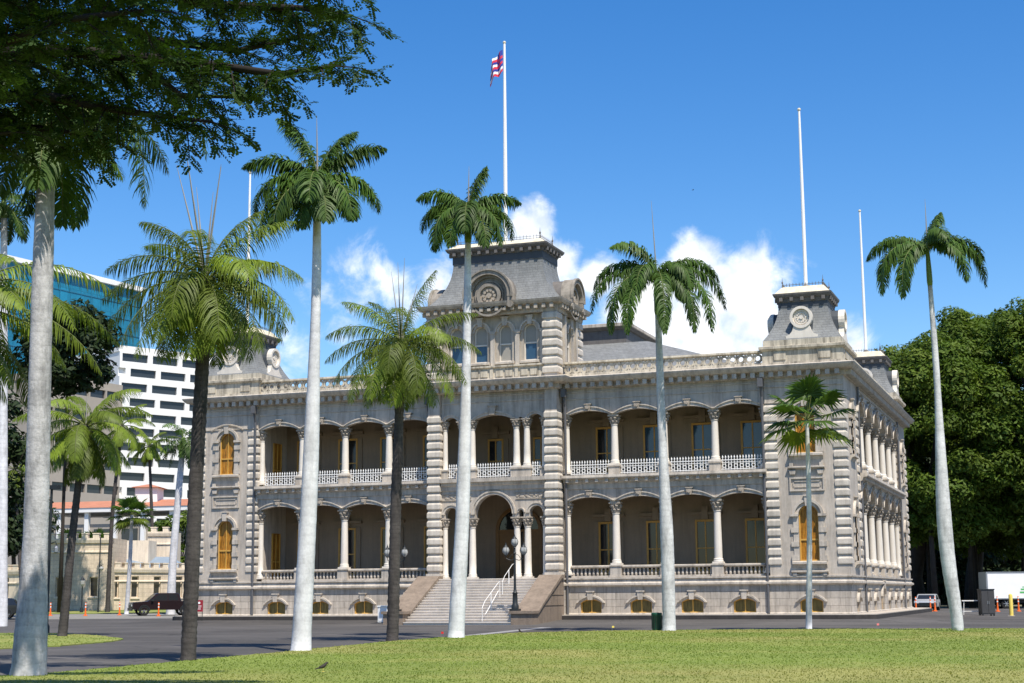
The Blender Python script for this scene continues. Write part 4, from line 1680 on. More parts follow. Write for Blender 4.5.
def palm(kind, label, base_px, path_px, rads, nfr=15, L=3.6, seed=1, lmax=.55, elmin=-45, elmax=75, droop=1.3, shaft=1.7, spears=1, spear_len=3., hang=.55, zg=-.46, group=None, base=None, wid=.042, nst=46, name=None, dead=0, fr_scale=1., extra=(), trunk=None):
    rng = random.Random(seed)
    B = Vector(gnd(base_px[0], base_px[1], zg)) if base is None else Vector(base)
    D = float(np.dot(np.array(B) - CAM, CF))
    t = thing(name or ('royal_palm' if kind == 'royal' else 'coconut_palm'), label, 'palm tree', B, 0, group)
    path = [Vector((0, 0, -.08))]
    for i, (px, py) in enumerate(path_px):
        p = Vector(at(px, py, D)) - B
        # keep the point on a vertical-ish plane through the base: same depth on the level
        q = Vector(at(px, py, D))
        k = (B - Vector(CAM)).dot(FW_) / (q - Vector(CAM)).dot(FW_)
        q = Vector(CAM) + (q - Vector(CAM)) * k
        path.append(q - B)
    royal = kind == 'royal'
    tm = trunk_mesh(path, rads, 14, .012 if royal else .045, rng, .22 if royal else .13)
    tm.build('trunk', trunk or (M['royal_trunk'] if royal else M['coco_trunk']), t, smooth='all')
    top = path[-1]
    ax = (path[-1] - path[-2]).normalized()
    head = top
    if royal and shaft:
        r = rads[-1]
        sm = MB()
        sm.tube([top - ax * .05, top + ax * .15, top + ax * shaft * .35, top + ax * shaft * .8, top + ax * shaft], [r * 1.0, r * 1.25, r * 1.2, r * .85, r * .55], 12)
        sm.build('crownshaft', M['shaft'], t, smooth='all')
        head = top + ax * shaft * .9
    leafm = M['royal_leaf'] if royal else M['coco_leaf']
    for i in range(nfr):
        az = i * 2.39996 + rng.uniform(-.25, .25)
        q = (i + .5) / nfr
        el = math.radians(elmax + (elmin - elmax) * q ** .9 + rng.uniform(-8, 8))
        l = L * fr_scale * (.72 + .28 * math.sin(math.pi * min(.25 + q, 1))) * rng.uniform(.88, 1.08)
        dr = droop * (.75 + .5 * (1 - abs(q - .4))) * rng.uniform(.85, 1.15)
        if el < math.radians(-10):
            dr *= .6
        V, Q, st = frond(az, el, l, dr, rng, lmax, nst, hang, .55 if royal else .12, .2 if not royal else .12, wid, .045 if not royal else .035, side_curve=rng.uniform(-.35, .35))
        o = npmesh('frond', V, Q, leafm, t, head - ax * (.25 * q) * (1.2 if not royal else .5))
        two_mat(o, M['stalk'], st)
    for (az, el, l, dr) in extra:
        l *= fr_scale * (1.22 if royal else 1.14)
        dr *= 1.22 if royal else 1.12
        V, Q, st = frond(math.radians(az) + .3492, math.radians(el), l, dr, rng, lmax, nst, hang, .75 if royal else .38, .12, wid, .03, side_curve=rng.uniform(-.2, .2))
        o = npmesh('frond', V, Q, leafm, t, head)
        two_mat(o, M['stalk'], st)
    for i in range(dead):
        az = rng.uniform(0, 6.28)
        V, Q, st = frond(az, math.radians(-50), L * .62, .75, rng, lmax * .8, 26, .9, .2, .2, wid * .8, .04)
        o = npmesh('dead_frond', V, Q, M['dry_leaf'], t, head - ax * .35)
    for i in range(spears):
        a = rng.uniform(0, 6.28)
        tl = rng.uniform(.02, .30 if spears > 1 else .05)
        sl = spear_len * rng.uniform(.7, 1.0) if i else spear_len
        sp = MB()
        e = Vector((math.cos(a) * tl, math.sin(a) * tl, 1)) * sl
        sp.tube([head, head + e * .5, head + e], [.036, .026, .006], 5)
        sp.build('spear_leaf', M['spear'], t)
    return t


def fan_palm(label, B, head, r0, r1, nfr, blade, seed, group=None, name='fan_palm', skirt=3):
    rng = random.Random(seed)
    B, head = Vector(B), Vector(head)
    t = thing(name, label, 'palm tree', B, 0, group)
    h = head - B
    mid = h * .5 + Vector((0.06, 0, 0))
    tm = trunk_mesh([Vector((0, 0, -.06)), h * .06, mid, h], [r0 * 1.25, r0, (r0 + r1) / 2, r1], 10, .03, rng, .18)
    tm.build('trunk', M['royal_trunk'], t, smooth='all')
    for i in range(nfr):
        q = (i + .5) / nfr
        az = i * 2.39996 + rng.uniform(-.2, .2)
        el = math.radians(82 - 128 * q + rng.uniform(-6, 6))
        pl = blade * rng.uniform(.6, .95)
        d = np.array([math.cos(el) * math.cos(az), math.cos(el) * math.sin(az), math.sin(el)])
        sdv = np.array([-math.sin(az), math.cos(az), 0])
        up = np.cross(d, sdv)
        c = d * pl
        V, Q = [], []
        ns = 26
        for k in range(ns):
            a = -1.9 + 3.8 * k / (ns - 1)
            l = blade * (.66 + .34 * math.cos(a * .6)) * rng.uniform(.9, 1.05)
            dd = d * math.cos(a) + sdv * math.sin(a)
            da = .09
            e1 = d * math.cos(a - da) + sdv * math.sin(a - da)
            e2 = d * math.cos(a + da) + sdv * math.sin(a + da)
            f = up * (.03 if k % 2 else -.03)
            m1, m2 = c + e1 * l * .55 + f, c + e2 * l * .55 - f
            tip = c + dd * l * .96 + np.array([0, 0, -1]) * l * (.16 + .15 * rng.random())
            b = len(V)
            V += [c, c + e2 * .02, m2, m1, tip, tip + e1 * .01]
            Q += [(b, b + 1, b + 2, b + 3), (b + 3, b + 2, b + 5, b + 4)]
        st = len(Q)
        b = len(V)
        for (pp_, rr) in ((np.zeros(3), .03), (c, .018)):
            V += [pp_ + sdv * rr, pp_ + up * rr, pp_ - sdv * rr, pp_ - up * rr]
        Q += [(b + k, b + (k + 1) % 4, b + 4 + (k + 1) % 4, b + 4 + k) for k in range(4)]
        o = npmesh('frond', V, Q, M['royal_leaf'] if q < .75 else M['coco_leaf'], t, h)
        two_mat(o, M['stalk'], st)
    return t


def leaf_cloud(lumps, per, size, rng, up=.75):
    """lumps: (center, radius); returns leaf quads spread through each lump's outer half"""
    Vs, n = [], 0
    for c, r in lumps:
        k = int(per * (r ** 2))
        d = rng.normal(size=(k, 3))
        d /= np.linalg.norm(d, axis=1, keepdims=True)
        rad = r * (1 - .5 * rng.random(k) ** 2.2)
        p = np.array(c) + d * rad[:, None] * np.array([1.12, 1.12, .82])
        nrm = d + rng.normal(size=(k, 3)) * .55 + np.array([0, 0, up])
        nrm /= np.linalg.norm(nrm, axis=1, keepdims=True)
        a = np.cross(nrm, rng.normal(size=(k, 3)))
        a /= np.linalg.norm(a, axis=1, keepdims=True)
        b = np.cross(nrm, a)
        s = size * (.6 + .7 * rng.random(k))[:, None]
        q = np.stack([p - a * s, p - b * s * .45 - nrm * s * .10, p + a * s, p + b * s * .45 - nrm * s * .10], 1)
        Vs.append(q.reshape(-1, 3))
        n += k
    V = np.concatenate(Vs)
    return V, np.arange(4 * n).reshape(n, 4)


def broad_tree(label, base, c, rx, ry, rz, nl, lump, leaf, seed, per=70, name='banyan_tree', roots=0, leafm='tree_leaf', group=None, cat='tree', r0=.9, cut=-1.):
    rng = np.random.default_rng(seed)
    B = Vector(base)
    t = thing(name, label, cat, B, 0, group)
    C = np.array(c) - np.array(B)
    lumps = []
    while len(lumps) < nl:
        d = rng.normal(size=3)
        d /= np.linalg.norm(d)
        if d[2] < cut:
            continue
        r = rng.uniform(.55, 1.0) ** .5
        lumps.append((C + d * r * np.array([rx, ry, rz]), lump * rng.uniform(.6, 1.25)))
    V, Fq = leaf_cloud(lumps, per, leaf, rng)
    npmesh('crown', V, Fq, M[leafm], t)
    tr = MB()
    fork = Vector(C) * .5
    fork.z = max(C[2] - rz * .7, C[2] * .35)
    tr.tube([(0, 0, -.2), (0, 0, fork.z * .35), (fork.x * .5, fork.y * .5, fork.z * .7), tuple(fork)], [r0 * 1.5, r0, r0 * .85, r0 * .7], 10)
    tr.build('trunk', M['bark'], t, smooth='all')
    lm = MB()
    for i in range(min(nl, 16)):
        p = Vector(lumps[i][0])
        m_ = fork.lerp(p, .5) + Vector((0, 0, -.08 * rz))
        lm.tube([fork - Vector((0, 0, .4)), m_, p], [r0 * .38, r0 * .24, r0 * .08], 6)
    lm.build('limbs', M['bark'], t, smooth='all')
    if roots:
        rm = MB()
        for i in range(roots):
            a, rr = rng.uniform(0, 6.28), rng.uniform(.15, .75)
            x, y = C[0] + rx * rr * math.cos(a), C[1] + ry * rr * math.sin(a)
            h = C[2] - rz * .2
            rm.tube([(x, y, -.2), (x + rng.uniform(-.4, .4), y + rng.uniform(-.4, .4), h * .5), (x + rng.uniform(-.8, .8), y + rng.uniform(-.8, .8), h)], [rng.uniform(.12, .4), rng.uniform(.1, .25), .12], 6)
        rm.build('aerial_roots', M['bark'], t, smooth='all')
    return t


# ------------------------------------------------------------------ the palms on the lawn
G1 = 'royal palms along the lawn edge'
G2 = 'coconut palms on the lawn edge'
# fronds as (direction round the head: 0 right, 180 left, 270 towards the camera; rise; length; bend)
HANG = [(205, -32, 2.7, 1.0), (232, -46, 2.4, .6), (262, -40, 2.6, .8), (298, -50, 2.3, .5), (336, -34, 2.6, .9), (90, -35, 2.6, .7), (40, -30, 2.6, .8), (150, -30, 2.6, .8)]
palm('royal', 'thick grey royal palm trunk at the far left, its crown hidden by overhanging leaves', (28, 676), [(30, 650), (36, 520), (42, 300), (46, 172)], [.42, .36, .265, .235, .20], 13, 3.4, 11, shaft=1.5, spears=1, spear_len=2, lmax=.75, nst=96, group=G1, elmin=-60, droop=1.5, trunk=M['grey_trunk'], hang=.7, extra=[(0, 22, 3.2, 2.1), (-8, 48, 4.3, 2.0), (182, 22, 3.2, 2.1)])
palm('coconut', 'dark trunked coconut palm between the thick grey trunk and the tall white trunk', (188, 661), [(189, 640), (196, 480), (203, 350), (205, 280)], [.23, .20, .19, .18, .15], 4, 2.6, 23, lmax=.84, nst=72, wid=.031, spears=7, spear_len=3.5, dead=4, elmin=-30, elmax=60, droop=1.2, hang=.75, fr_scale=.88, group=G2,
     extra=[(180, 46, 3.0, 1.3), (184, 24, 3.0, 1.15), (192, 6, 3.0, 1.1), (206, -8, 3.1, 1.1), (222, -22, 3.1, .9), (170, 76, 2.6, 1.1), (150, 62, 2.6, 1.1), (0, 62, 3.0, .95), (20, 78, 2.6, .8), (-6, 36, 3.0, 1.25), (-10, 14, 3.1, 1.3), (-22, 0, 3.2, 1.25), (-40, -14, 3.2, 1.0), (262, 18, 2.9, 1.7), (292, -6, 2.9, 1.3), (242, -14, 2.9, 1.05), (312, 38, 2.9, 1.5), (90, 44, 2.9, 1.2), (60, 32, 2.9, 1.2), (122, 34, 2.9, 1.2), (272, 66, 2.6, 1.5), (140, 10, 2.9, 1.2), (28, 10, 2.9, 1.2)] + HANG)
palm('royal', 'white trunked royal palm before the left verandah, between the two dark coconut palms', (301, 651), [(302, 630), (310, 480), (316, 300), (317, 220)], [.38, .29, .25, .15, .125], 0, 2.85, 34, shaft=1.45, spears=1, spear_len=2.1, lmax=.70, nst=124, wid=.055, group=G1, hang=.6, fr_scale=.74,
     extra=[(162, 84, 2.9, .8), (180, 50, 2.9, 1.2), (195, 24, 3.3, 1.8), (206, 2, 3.6, 1.6), (226, -8, 3.2, 1.25), (270, 24, 2.4, 1.8), (5, 58, 2.8, .95), (25, 80, 2.5, .8), (-5, 24, 3.0, 1.6), (-40, 2, 2.7, 1.4), (-72, -15, 2.5, 1.1), (90, 32, 2.6, 1.4), (60, 18, 2.6, 1.3), (125, 48, 2.6, 1.2), (248, -30, 2.4, .9), (150, 5, 2.7, 1.3)])
palm('coconut', 'shorter coconut palm with yellow green fronds before the palace verandah', (392, 641), [(393, 620), (396, 500), (399, 420), (401, 345)], [.25, .22, .20, .17, .15], 3, 2.6, 45, nst=72, wid=.033, lmax=.82, spears=4, spear_len=3.3, dead=2, elmin=-30, elmax=60, droop=1.1, hang=.75, fr_scale=.94, group=G2,
     extra=[(180, 46, 2.9, 1.3), (188, 22, 2.9, 1.15), (200, 4, 3.1, 1.2), (216, -14, 3.2, 1.05), (168, 68, 2.8, 1.0), (24, 82, 3.1, .55), (-4, 50, 3.0, .9), (-8, 28, 3.1, 1.15), (-20, 8, 3.2, 1.3), (-38, -10, 3.3, 1.1), (264, 22, 3.0, 1.75), (292, -4, 3.1, 1.35), (240, -12, 3.1, 1.15), (312, 40, 2.9, 1.45), (90, 44, 2.8, 1.2), (60, 34, 2.8, 1.2), (122, 34, 2.8, 1.2), (140, 72, 2.7, .9), (272, 66, 2.7, 1.5), (140, 10, 2.8, 1.2), (30, 12, 2.8, 1.2)] + HANG)
palm('royal', 'white trunked royal palm leaning right in front of the stair and centre tower', (456, 638), [(457, 618), (463, 500), (467, 330), (468, 242)], [.37, .31, .27, .16, .12], 0, 2.75, 57, shaft=1.5, spears=1, spear_len=1.8, lmax=.70, nst=124, wid=.055, group=G1, hang=.75, fr_scale=.86,
     extra=[(20, 84, 1.9, .5), (175, 58, 2.3, 1.4), (185, 32, 2.5, 1.8), (215, 10, 2.6, 1.7), (0, 44, 2.2, 1.1), (-10, 22, 2.6, 1.8), (-40, 6, 2.6, 1.6), (270, 26, 2.4, 2.0), (90, 32, 2.4, 1.4), (55, 40, 2.4, 1.4), (130, 46, 2.4, 1.3), (245, -12, 2.4, 1.2), (300, -12, 2.4, 1.2), (150, 10, 2.5, 1.6)])
palm('royal', 'royal palm with drooping crown before the right verandah, beside the green bin', (669, 631), [(669, 615), (667, 540), (662, 430), (658, 314)], [.33, .29, .30, .19, .14], 0, 4.1, 64, shaft=1.9, spears=1, spear_len=3.6, lmax=.74, nst=130, group=G1, hang=1.0, wid=.062, fr_scale=.86, trunk=M['pale_trunk'],
     extra=[(200, 82, 3.1, 1.7), (176, 52, 3.6, 1.9), (190, 30, 4.2, 1.8), (217, 12, 4.7, 1.75), (270, 12, 4.7, 1.9), (238, 8, 4.6, 1.7), (5, 56, 3.4, 1.8), (-10, 32, 4.1, 1.8), (-42, 14, 4.7, 1.8), (-62, 8, 4.5, 1.7), (60, 40, 3.4, 1.6), (122, 40, 3.4, 1.6), (300, 44, 3.2, 2.0), (245, 40, 3.2, 2.0)])
palm('royal', 'leaning royal palm at the far right with a swollen trunk', (957, 631), [(957, 620), (945, 530), (937, 380), (930, 285)], [.23, .25, .31, .135, .10], 0, 3.6, 78, shaft=1.8, spears=1, spear_len=2.2, lmax=.74, nst=130, group=G1, hang=1.0, wid=.062, fr_scale=.84, trunk=M['pale_trunk'],
     extra=[(0, 84, 1.7, .5), (180, 40, 3.0, 1.5), (195, 24, 3.9, 2.1), (226, 12, 3.8, 1.95), (0, 42, 2.9, 1.65), (-15, 26, 3.6, 1.95), (282, 62, 2.2, 1.8), (90, 45, 2.8, 1.4), (140, 30, 3.0, 1.6), (-50, 20, 3.0, 2.0)])
Bf = Vector(gnd(809, 629, -.46))
Df = float(np.dot(np.array(Bf) - CAM, CF))
fan_palm('slender fan palm with bushy crown before the front right corner tower', Bf, at(807, 420, Df), .14, .09, 15, 1.35, 9)

# ------------------------------------------------------------------ background planting, left
def zleft(D):
    return -.42 + .36 * min(max((D - 126) / 40, 0), 1)


mb = MB()
vs = []
PXS = [-420, -250, -120, -40, 30, 90, 150, 195]
DS = [126, 128, 140, 155, 166, 220, 330, 500]
for D in DS:
    for px in PXS:
        p = pos(px, D, zleft(D) if D > 126 else -.55)
        vs.append(tuple(p))
nx = len(PXS)
mb.add(vs, [(j * nx + i, j * nx + i + 1, (j + 1) * nx + i + 1, (j + 1) * nx + i) for j in range(len(DS) - 1) for i in range(nx - 1)])
o = mb.build('verge', M['paving'])
struct(o)
mb = MB()
vs = []
for D in (143, 163):
    for px in (-200, 0, 90, 150, 176):
        p = pos(px, D, zleft(D) + .03)
        vs.append(tuple(p))
mb.add(vs, [(i, i + 1, 6 + i, 5 + i) for i in range(4)])
struct(mb.build('grass_verge', M['lawn']))

palm('coconut', 'thin dark leaning palm behind the thick grey trunk at left', (62, 636), [(64, 620), (72, 540), (80, 470), (86, 425)], [.24, .20, .17, .15, .13], 26, 3.5, 91, lmax=.8, spears=1, spear_len=1.4, elmin=-62, droop=1.3, zg=-.46, wid=.045, nst=64, hang=.75)
palm('royal', 'slim white trunked royal palm before the small barracks, beside the pickup', None, [(173, 560), (178, 500), (182, 455)], [.42, .34, .30, .26], 14, 3.8, 99, base=pos(171, 138, -.35), lmax=.8, shaft=1.6, spears=0, elmin=-50, wid=.08, nst=34)
palm('royal', 'pale trunk palm cut by the left edge of the photo, with green drooping fronds', None, [(2, 500), (3, 360), (4, 218)], [.42, .34, .28, .2], 17, 3.9, 103, base=pos(2, 95, -.5), lmax=.75, shaft=1.2, spears=0, elmin=-55, wid=.09, nst=40)
palm('coconut', 'palm just off the left edge with long fronds reaching in front of the grey trunk', None, [(-62, 560), (-58, 420), (-54, 308)], [.26, .2, .18, .16], 20, 4.2, 111, base=pos(-66, 40, -.5), lmax=.8, spears=0, elmin=-45, elmax=65, droop=1.25, nst=70, hang=.8, extra=[(0, 50, 4.6, 1.55), (-4, 12, 4.4, 1.15), (-25, 34, 4.4, 1.5), (20, 30, 4.4, 1.3)])
palm('coconut', 'mid distance palm with green crown left of the white office block', None, [(112, 520), (118, 460), (122, 425)], [.24, .19, .16, .14], 18, 4.2, 121, base=pos(108, 150, -.2), lmax=.8, spears=0, elmin=-50, wid=.085, nst=32)
palm('coconut', 'dark green palm low behind the thick grey trunk, above the barracks wall', None, [(20, 560), (16, 500), (14, 468)], [.24, .19, .16, .14], 18, 4.0, 131, base=pos(24, 148, -.2), lmax=.8, spears=0, elmin=-50, wid=.085, nst=32)
palm('coconut', 'bright green palm behind the pickup, right of the other background palms', None, [(152, 520), (150, 470), (149, 445)], [.24, .19, .16, .14], 18, 3.4, 141, base=pos(155, 178, -.1), lmax=.8, spears=0, elmin=-50, wid=.09, nst=30)
Bq = pos(127, 141, zleft(141))
fan_palm('small fan palm standing alone before the barracks wall', Bq, at(132, 515, 141), .20, .15, 18, 1.35, 19)
for i, (px, D, h, lab) in enumerate([(70, 176, 6.2, 'low palm behind the barracks battlements, left of the orange tiled roof'), (95, 180, 6.5, 'low palm behind the barracks battlements, in front of the orange tiled roof')]):
    b = pos(px, D, -.1)
    fan_palm(lab, b, (b.x, b.y, h), .2, .16, 20, 1.9, 31 + i)

broad_tree('dark green leafy tree behind the grey trunk, below the blue glass tower', pos(60, 150, -.2), at(68, 345, 150), 4.6, 4.0, 4.6, 46, 1.5, .38, 5, per=80, name='leafy_tree', leafm='dark_leaf', r0=.17)
broad_tree('dark dense tree at the left edge behind the palm trunks', pos(-20, 130, -.4), at(-22, 470, 130), 4.2, 4.0, 7.5, 60, 1.5, .34, 6, per=80, name='leafy_tree', leafm='dark_leaf', r0=.2)
broad_tree('round bush like tree behind the barracks battlements at left', pos(14, 185, -.1), at(10, 520, 185), 5.5, 4.0, 3.4, 40, 1.4, .36, 7, per=70, name='leafy_tree', leafm='dark_leaf', r0=.3)
broad_tree('bright green bushy tree behind the pickup, next to the palace', pos(180, 190, -.1), at(180, 545, 190), 3.4, 3.4, 3.8, 30, 1.3, .34, 8, per=70, name='leafy_tree', r0=.25)

# ------------------------------------------------------------------ the big trees on the right
GB = 'banyan trees on the right'
broad_tree('broad banyan next to the palace corner, first of the dark green trees at right', pos(915, 165, -.5), at(935, 440, 160), 9.0, 9, 11.0, 290, 1.45, .25, 51, per=170, roots=6, group=GB)
broad_tree('tallest banyan crown, behind the leaning royal palm', pos(975, 172, -.5), at(985, 432, 168), 11, 10, 13.4, 350, 1.55, .26, 52, per=160, roots=7, group=GB)
broad_tree('banyan cut by the right edge of the photo above the white truck', pos(1068, 160, -.5), at(1062, 428, 158), 10, 9, 13.8, 310, 1.5, .26, 53, per=160, roots=6, group=GB)
broad_tree('low dark banyan mass filling the gap behind the other banyans', pos(950, 205, -.5), at(960, 490, 205), 17, 8, 12.5, 130, 2.7, .6, 54, per=40, roots=10, leafm='dark_leaf', group=GB)
broad_tree('dark bush between the banyan trunks, right of the palace corner', pos(925, 178, -.5), at(922, 565, 178), 4.5, 3, 4.6, 60, 1.3, .32, 58, per=90, name='bush', leafm='dark_leaf', cat='bush', r0=.2, group=None)
broad_tree('dark bush under the banyans directly behind the leaning palm trunk', pos(962, 182, -.5), at(962, 560, 182), 5.5, 3, 5.0, 70, 1.4, .32, 59, per=90, name='bush', leafm='dark_leaf', cat='bush', r0=.2, group=None)
broad_tree('dark undergrowth bush behind the parked silver car', pos(930, 196, -.5), at(935, 570, 196), 7, 4, 3.6, 50, 1.5, .4, 56, per=60, name='bush', leafm='dark_leaf', cat='bush', r0=.2)
broad_tree('dark undergrowth bush behind the white truck', pos(1005, 200, -.5), at(1005, 568, 200), 8, 4, 4.2, 56, 1.5, .4, 57, per=60, name='bush', leafm='dark_leaf', cat='bush', r0=.2)

# ------------------------------------------------------------------ the shade tree overhanging the top left corner
rng = np.random.default_rng(77)
tb_ = pos(-330, 24, -.5)
shade = thing('shade_tree', 'large spreading shade tree reaching over the top left corner with dark feathery leaves', 'tree', tb_)
TB = np.array(tb_)
LIMBS = [  # limbs rising above the view are added to shade the leaves below
    [(-250, 120, 24), (-80, 20, 24), (60, -30, 23.5), (220, 5, 23), (300, 8, 22.5), (352, 16, 22.3)],
    [(-250, 120, 24), (-100, 60, 23), (60, 50, 22), (190, 62, 21.5), (280, 74, 21), (335, 66, 20.8)],
    [(-250, 140, 24), (-90, 105, 22.5), (40, 95, 21.5), (130, 112, 21), (212, 122, 20.6)],
    [(-250, 150, 24), (-120, 130, 23), (-20, 128, 22.5), (40, 128, 22.3), (105, 138, 22)],
    [(-250, 160, 24), (-150, 140, 22), (-70, 145, 21.5), (12, 132, 21.2)],
    [(-200, 60, 24), (40, -40, 25), (150, 40, 25), (240, 50, 25.3), (325, 32, 25.5)],
    [(-250, 100, 24), (-60, 0, 26), (90, 20, 26.5), (180, 95, 26.6), (250, 98, 26.8)],
    [(-200, 40, 24), (-20, -90, 21), (130, -70, 20), (250, -35, 19.5), (325, -20, 19.3)],
    [(-200, 40, 24), (0, -120, 24), (150, -130, 24), (280, -90, 24), (345, -55, 24)],
    [(-200, 20, 24), (0, -190, 25), (140, -210, 25), (280, -180, 25), (380, -150, 25)],
    [(-200, 20, 24), (-40, -260, 22), (100, -290, 21.5), (240, -260, 21), (340, -230, 21)],
    [(-200, 30, 24), (-80, -160, 27), (60, -150, 28), (200, -110, 28.5), (310, -80, 29)],
    [(-220, 60, 24), (-100, 20, 28), (20, 60, 29), (100, 90, 29.5)],
    [(-220, 60, 24), (-140, 60, 20), (-40, 60, 19), (60, 20, 18.6), (150, 10, 18.4)],
    [(-220, 60, 24), (-120, -60, 19), (0, -120, 18), (120, -180, 17.6), (220, -200, 17.4)],
    [(-250, 100, 24), (-250, -100, 23), (-150, -300, 22), (0, -400, 22), (160, -420, 22)],
]
lm = MB()
fork = np.array(at(-250, 150, 24)) - TB
twigs = []
for li, pl_ in enumerate(LIMBS):
    P = [np.array(at(*q)) - TB for q in pl_]
    lm.tube([tuple(fork)] + [tuple(p) for p in P], [.26] + [.14 - .12 * i / (len(P) - 1) for i in range(len(P))], 7)
    # walk along the limb, sprouting twigs
    for i in range(1, len(P)):
        seg = P[i] - P[i - 1]
        L = np.linalg.norm(seg)
        n = max(2, int(L / .088))
        for k in range(n):
            f = (k + rng.random()) / n
            p = P[i - 1] + seg * f
            u = seg / L
            a = rng.uniform(0, 6.28)
            s1 = np.cross(u, [0, 0, 1.])
            s1 /= np.linalg.norm(s1)
            far = (i - 1 + f) / (len(P) - 1)
            d = s1 * math.cos(a) + np.array([0, 0, 1]) * math.sin(a) * .38 + u * rng.uniform(.1, .8)
            d /= np.linalg.norm(d)
            twigs.append((p, d, rng.uniform(.4, 1.05) * (1.1 - .5 * far)))
    twigs.append((P[-1], (P[-1] - P[-2]) / np.linalg.norm(P[-1] - P[-2]), .6))
tw = MB()
Vl = []
for p, d, L in twigs:
    n = max(3, int(L / .058))
    e = p + d * L + np.array([0, 0, -.30 * L])
    tw.tube([tuple(p), tuple((p + e) / 2 + np.array([0, 0, .04 * L])), tuple(e)], [.014, .010, .004], 3, cap=False)
    for k in range(n):
        f = (k + 1) / n
        c = p + (e - p) * f + np.array([0, 0, .04 * L * 4 * f * (1 - f)])
        for sg in (-1, 1):
            # one feathery leaf: a small stalk with paired leaflets
            s1 = np.cross(d, [0, 0, 1.])
            s1 /= np.linalg.norm(s1) + 1e-9
            v = s1 * sg * rng.uniform(.6, 1.1) + d * rng.uniform(.3, .9) + rng.normal(size=3) * .3 + np.array([0, 0, -.25])
            v /= np.linalg.norm(v)
            ll = rng.uniform(.16, .30)
            w = np.cross(v, [0, 0, 1.]) + rng.normal(size=3) * .25
            w /= np.linalg.norm(w)
            nn = np.cross(v, w)
            for q in range(6):
                cc = c + v * ll * (.25 + .75 * q / 5)
                for s2 in (-1, 1):
                    dd = w * s2 + v * .45 + nn * rng.uniform(-.3, .3) + np.array([0, 0, -.2])
                    dd /= np.linalg.norm(dd)
                    le = .056 * rng.uniform(.7, 1.25)
                    x = np.cross(dd, nn)
                    x = x / (np.linalg.norm(x) + 1e-9) * le * .36
                    Vl.append((cc, cc + dd * le * .5 + x, cc + dd * le, cc + dd * le * .5 - x))
lm.tube([(0, 0, -.2), (.1, 0, 1.5), tuple(fork * .55 + np.array([0, 0, .4])), tuple(fork)], [.75, .55, .45, .36], 12)
lm.build('trunk', M['shaded_bark'], shade, smooth='all')
tw.build('twigs', M['shaded_bark'], shade, fix=False)
Vl = np.array(Vl).reshape(-1, 3)
npmesh('crown', Vl, np.arange(len(Vl)).reshape(-1, 4), M['canopy_leaf'], shade)

# ------------------------------------------------------------------ grass blades on the lawn
from mathutils.geometry import tessellate_polygon


def inside(poly, x, y):
    r = np.zeros(len(x), bool)
    n = len(poly)
    for i in range(n):
        x1, y1 = poly[i]
        x2, y2 = poly[(i + 1) % n]
        c = ((y1 > y) != (y2 > y)) & (x < (x2 - x1) * (y - y1) / (y2 - y1 + 1e-12) + x1)
        r ^= c
    return r


def blades(name, label, poly, z, n, xr, yr, seed, hmin=.018, hmax=.042):
    g = np.random.default_rng(seed)
    x = g.uniform(*xr, n)
    y = g.uniform(*yr, n)
    # keep what the photo can show, thinning with distance
    d = np.stack([x, y, np.full(n, z)], 1) - CAM
    zc = d @ CF
    u = (d @ CR) / zc * FPX
    D = np.maximum(zc, 1)
    k = inside(poly, x, y) & (zc > 20) & (np.abs(u) < 640) & (g.random(n) < np.clip((34 / D) ** 1.1, .15, 1))
    x, y = x[k], y[k]
    n = len(x)
    a = g.uniform(0, 6.28, n)
    h = g.uniform(hmin, hmax, n)
    w = .012 + .008 * g.random(n)
    w = w * np.clip(D[k] / 34, 1, 2)
    ln = g.normal(size=(n, 2)) * .03
    c, s = np.cos(a) * w, np.sin(a) * w
    zz = np.full(n, z - .01)
    V = np.stack([np.stack([x - c, y - s, zz], 1), np.stack([x + c, y + s, zz], 1), np.stack([x + c * .2 + ln[:, 0], y + s * .2 + ln[:, 1], zz + h], 1), np.stack([x - c * .2 + ln[:, 0], y - s * .2 + ln[:, 1], zz + h], 1)], 1)
    o = npmesh(name, V.reshape(-1, 3), np.arange(4 * n).reshape(n, 4), M['grass'])
    tag(o, label, 'grass')
    struct(o, 'stuff')
    return o


blades('grass', 'short green and yellowing grass covering the lawn', LAWN, -.44, 420000, (5, 60), (-72, -12), 3)
blades('grass', 'short grass on the strip of lawn between the drives at left', PATCH, -.46, 60000, (-35, 5), (-52, -18), 4)


# ------------------------------------------------------------------ far buildings
def face(pxa, Da, pxb, Db):
    a, b = pos(pxa, Da, 0), pos(pxb, Db, 0)
    U = (b - a)
    w = U.length
    U.normalize()
    W = Vector((-U.y, U.x, 0))
    if W.dot(FW_) < 0:
        W = -W
    return Fr(a, U, W), w


def zat(py, px, D):
    return float(at(px, py, D)[2])


def local(root, o):
    o.parent = root
    return o


# barracks: coral block walls with battlements
barr = thing('barracks', 'small cream coral block barracks with battlements and narrow windows at left', 'building')


def battlement(mb, fr, u0, u1, w, z, mw=.62, gap=.42, h=.42, th=.45):
    mb.run([(w, z - .55), (w - .14, z - .50), (w - .22, z - .2), (w - .22, z), (w + th, z), (w + th, z - .55)], u0, u1, fr)
    n = max(1, int((u1 - u0) / (mw + gap)))
    p = (u1 - u0) / n
    for k in range(n):
        u = u0 + p * (k + .5)
        mb.box(u - mw / 2, u + mw / 2, w - .20, w + th, z, z + h, fr)
        mb.box(u - mw / 2 - .05, u + mw / 2 + .05, w - .25, w + th + .05, z + h, z + h + .1, fr)


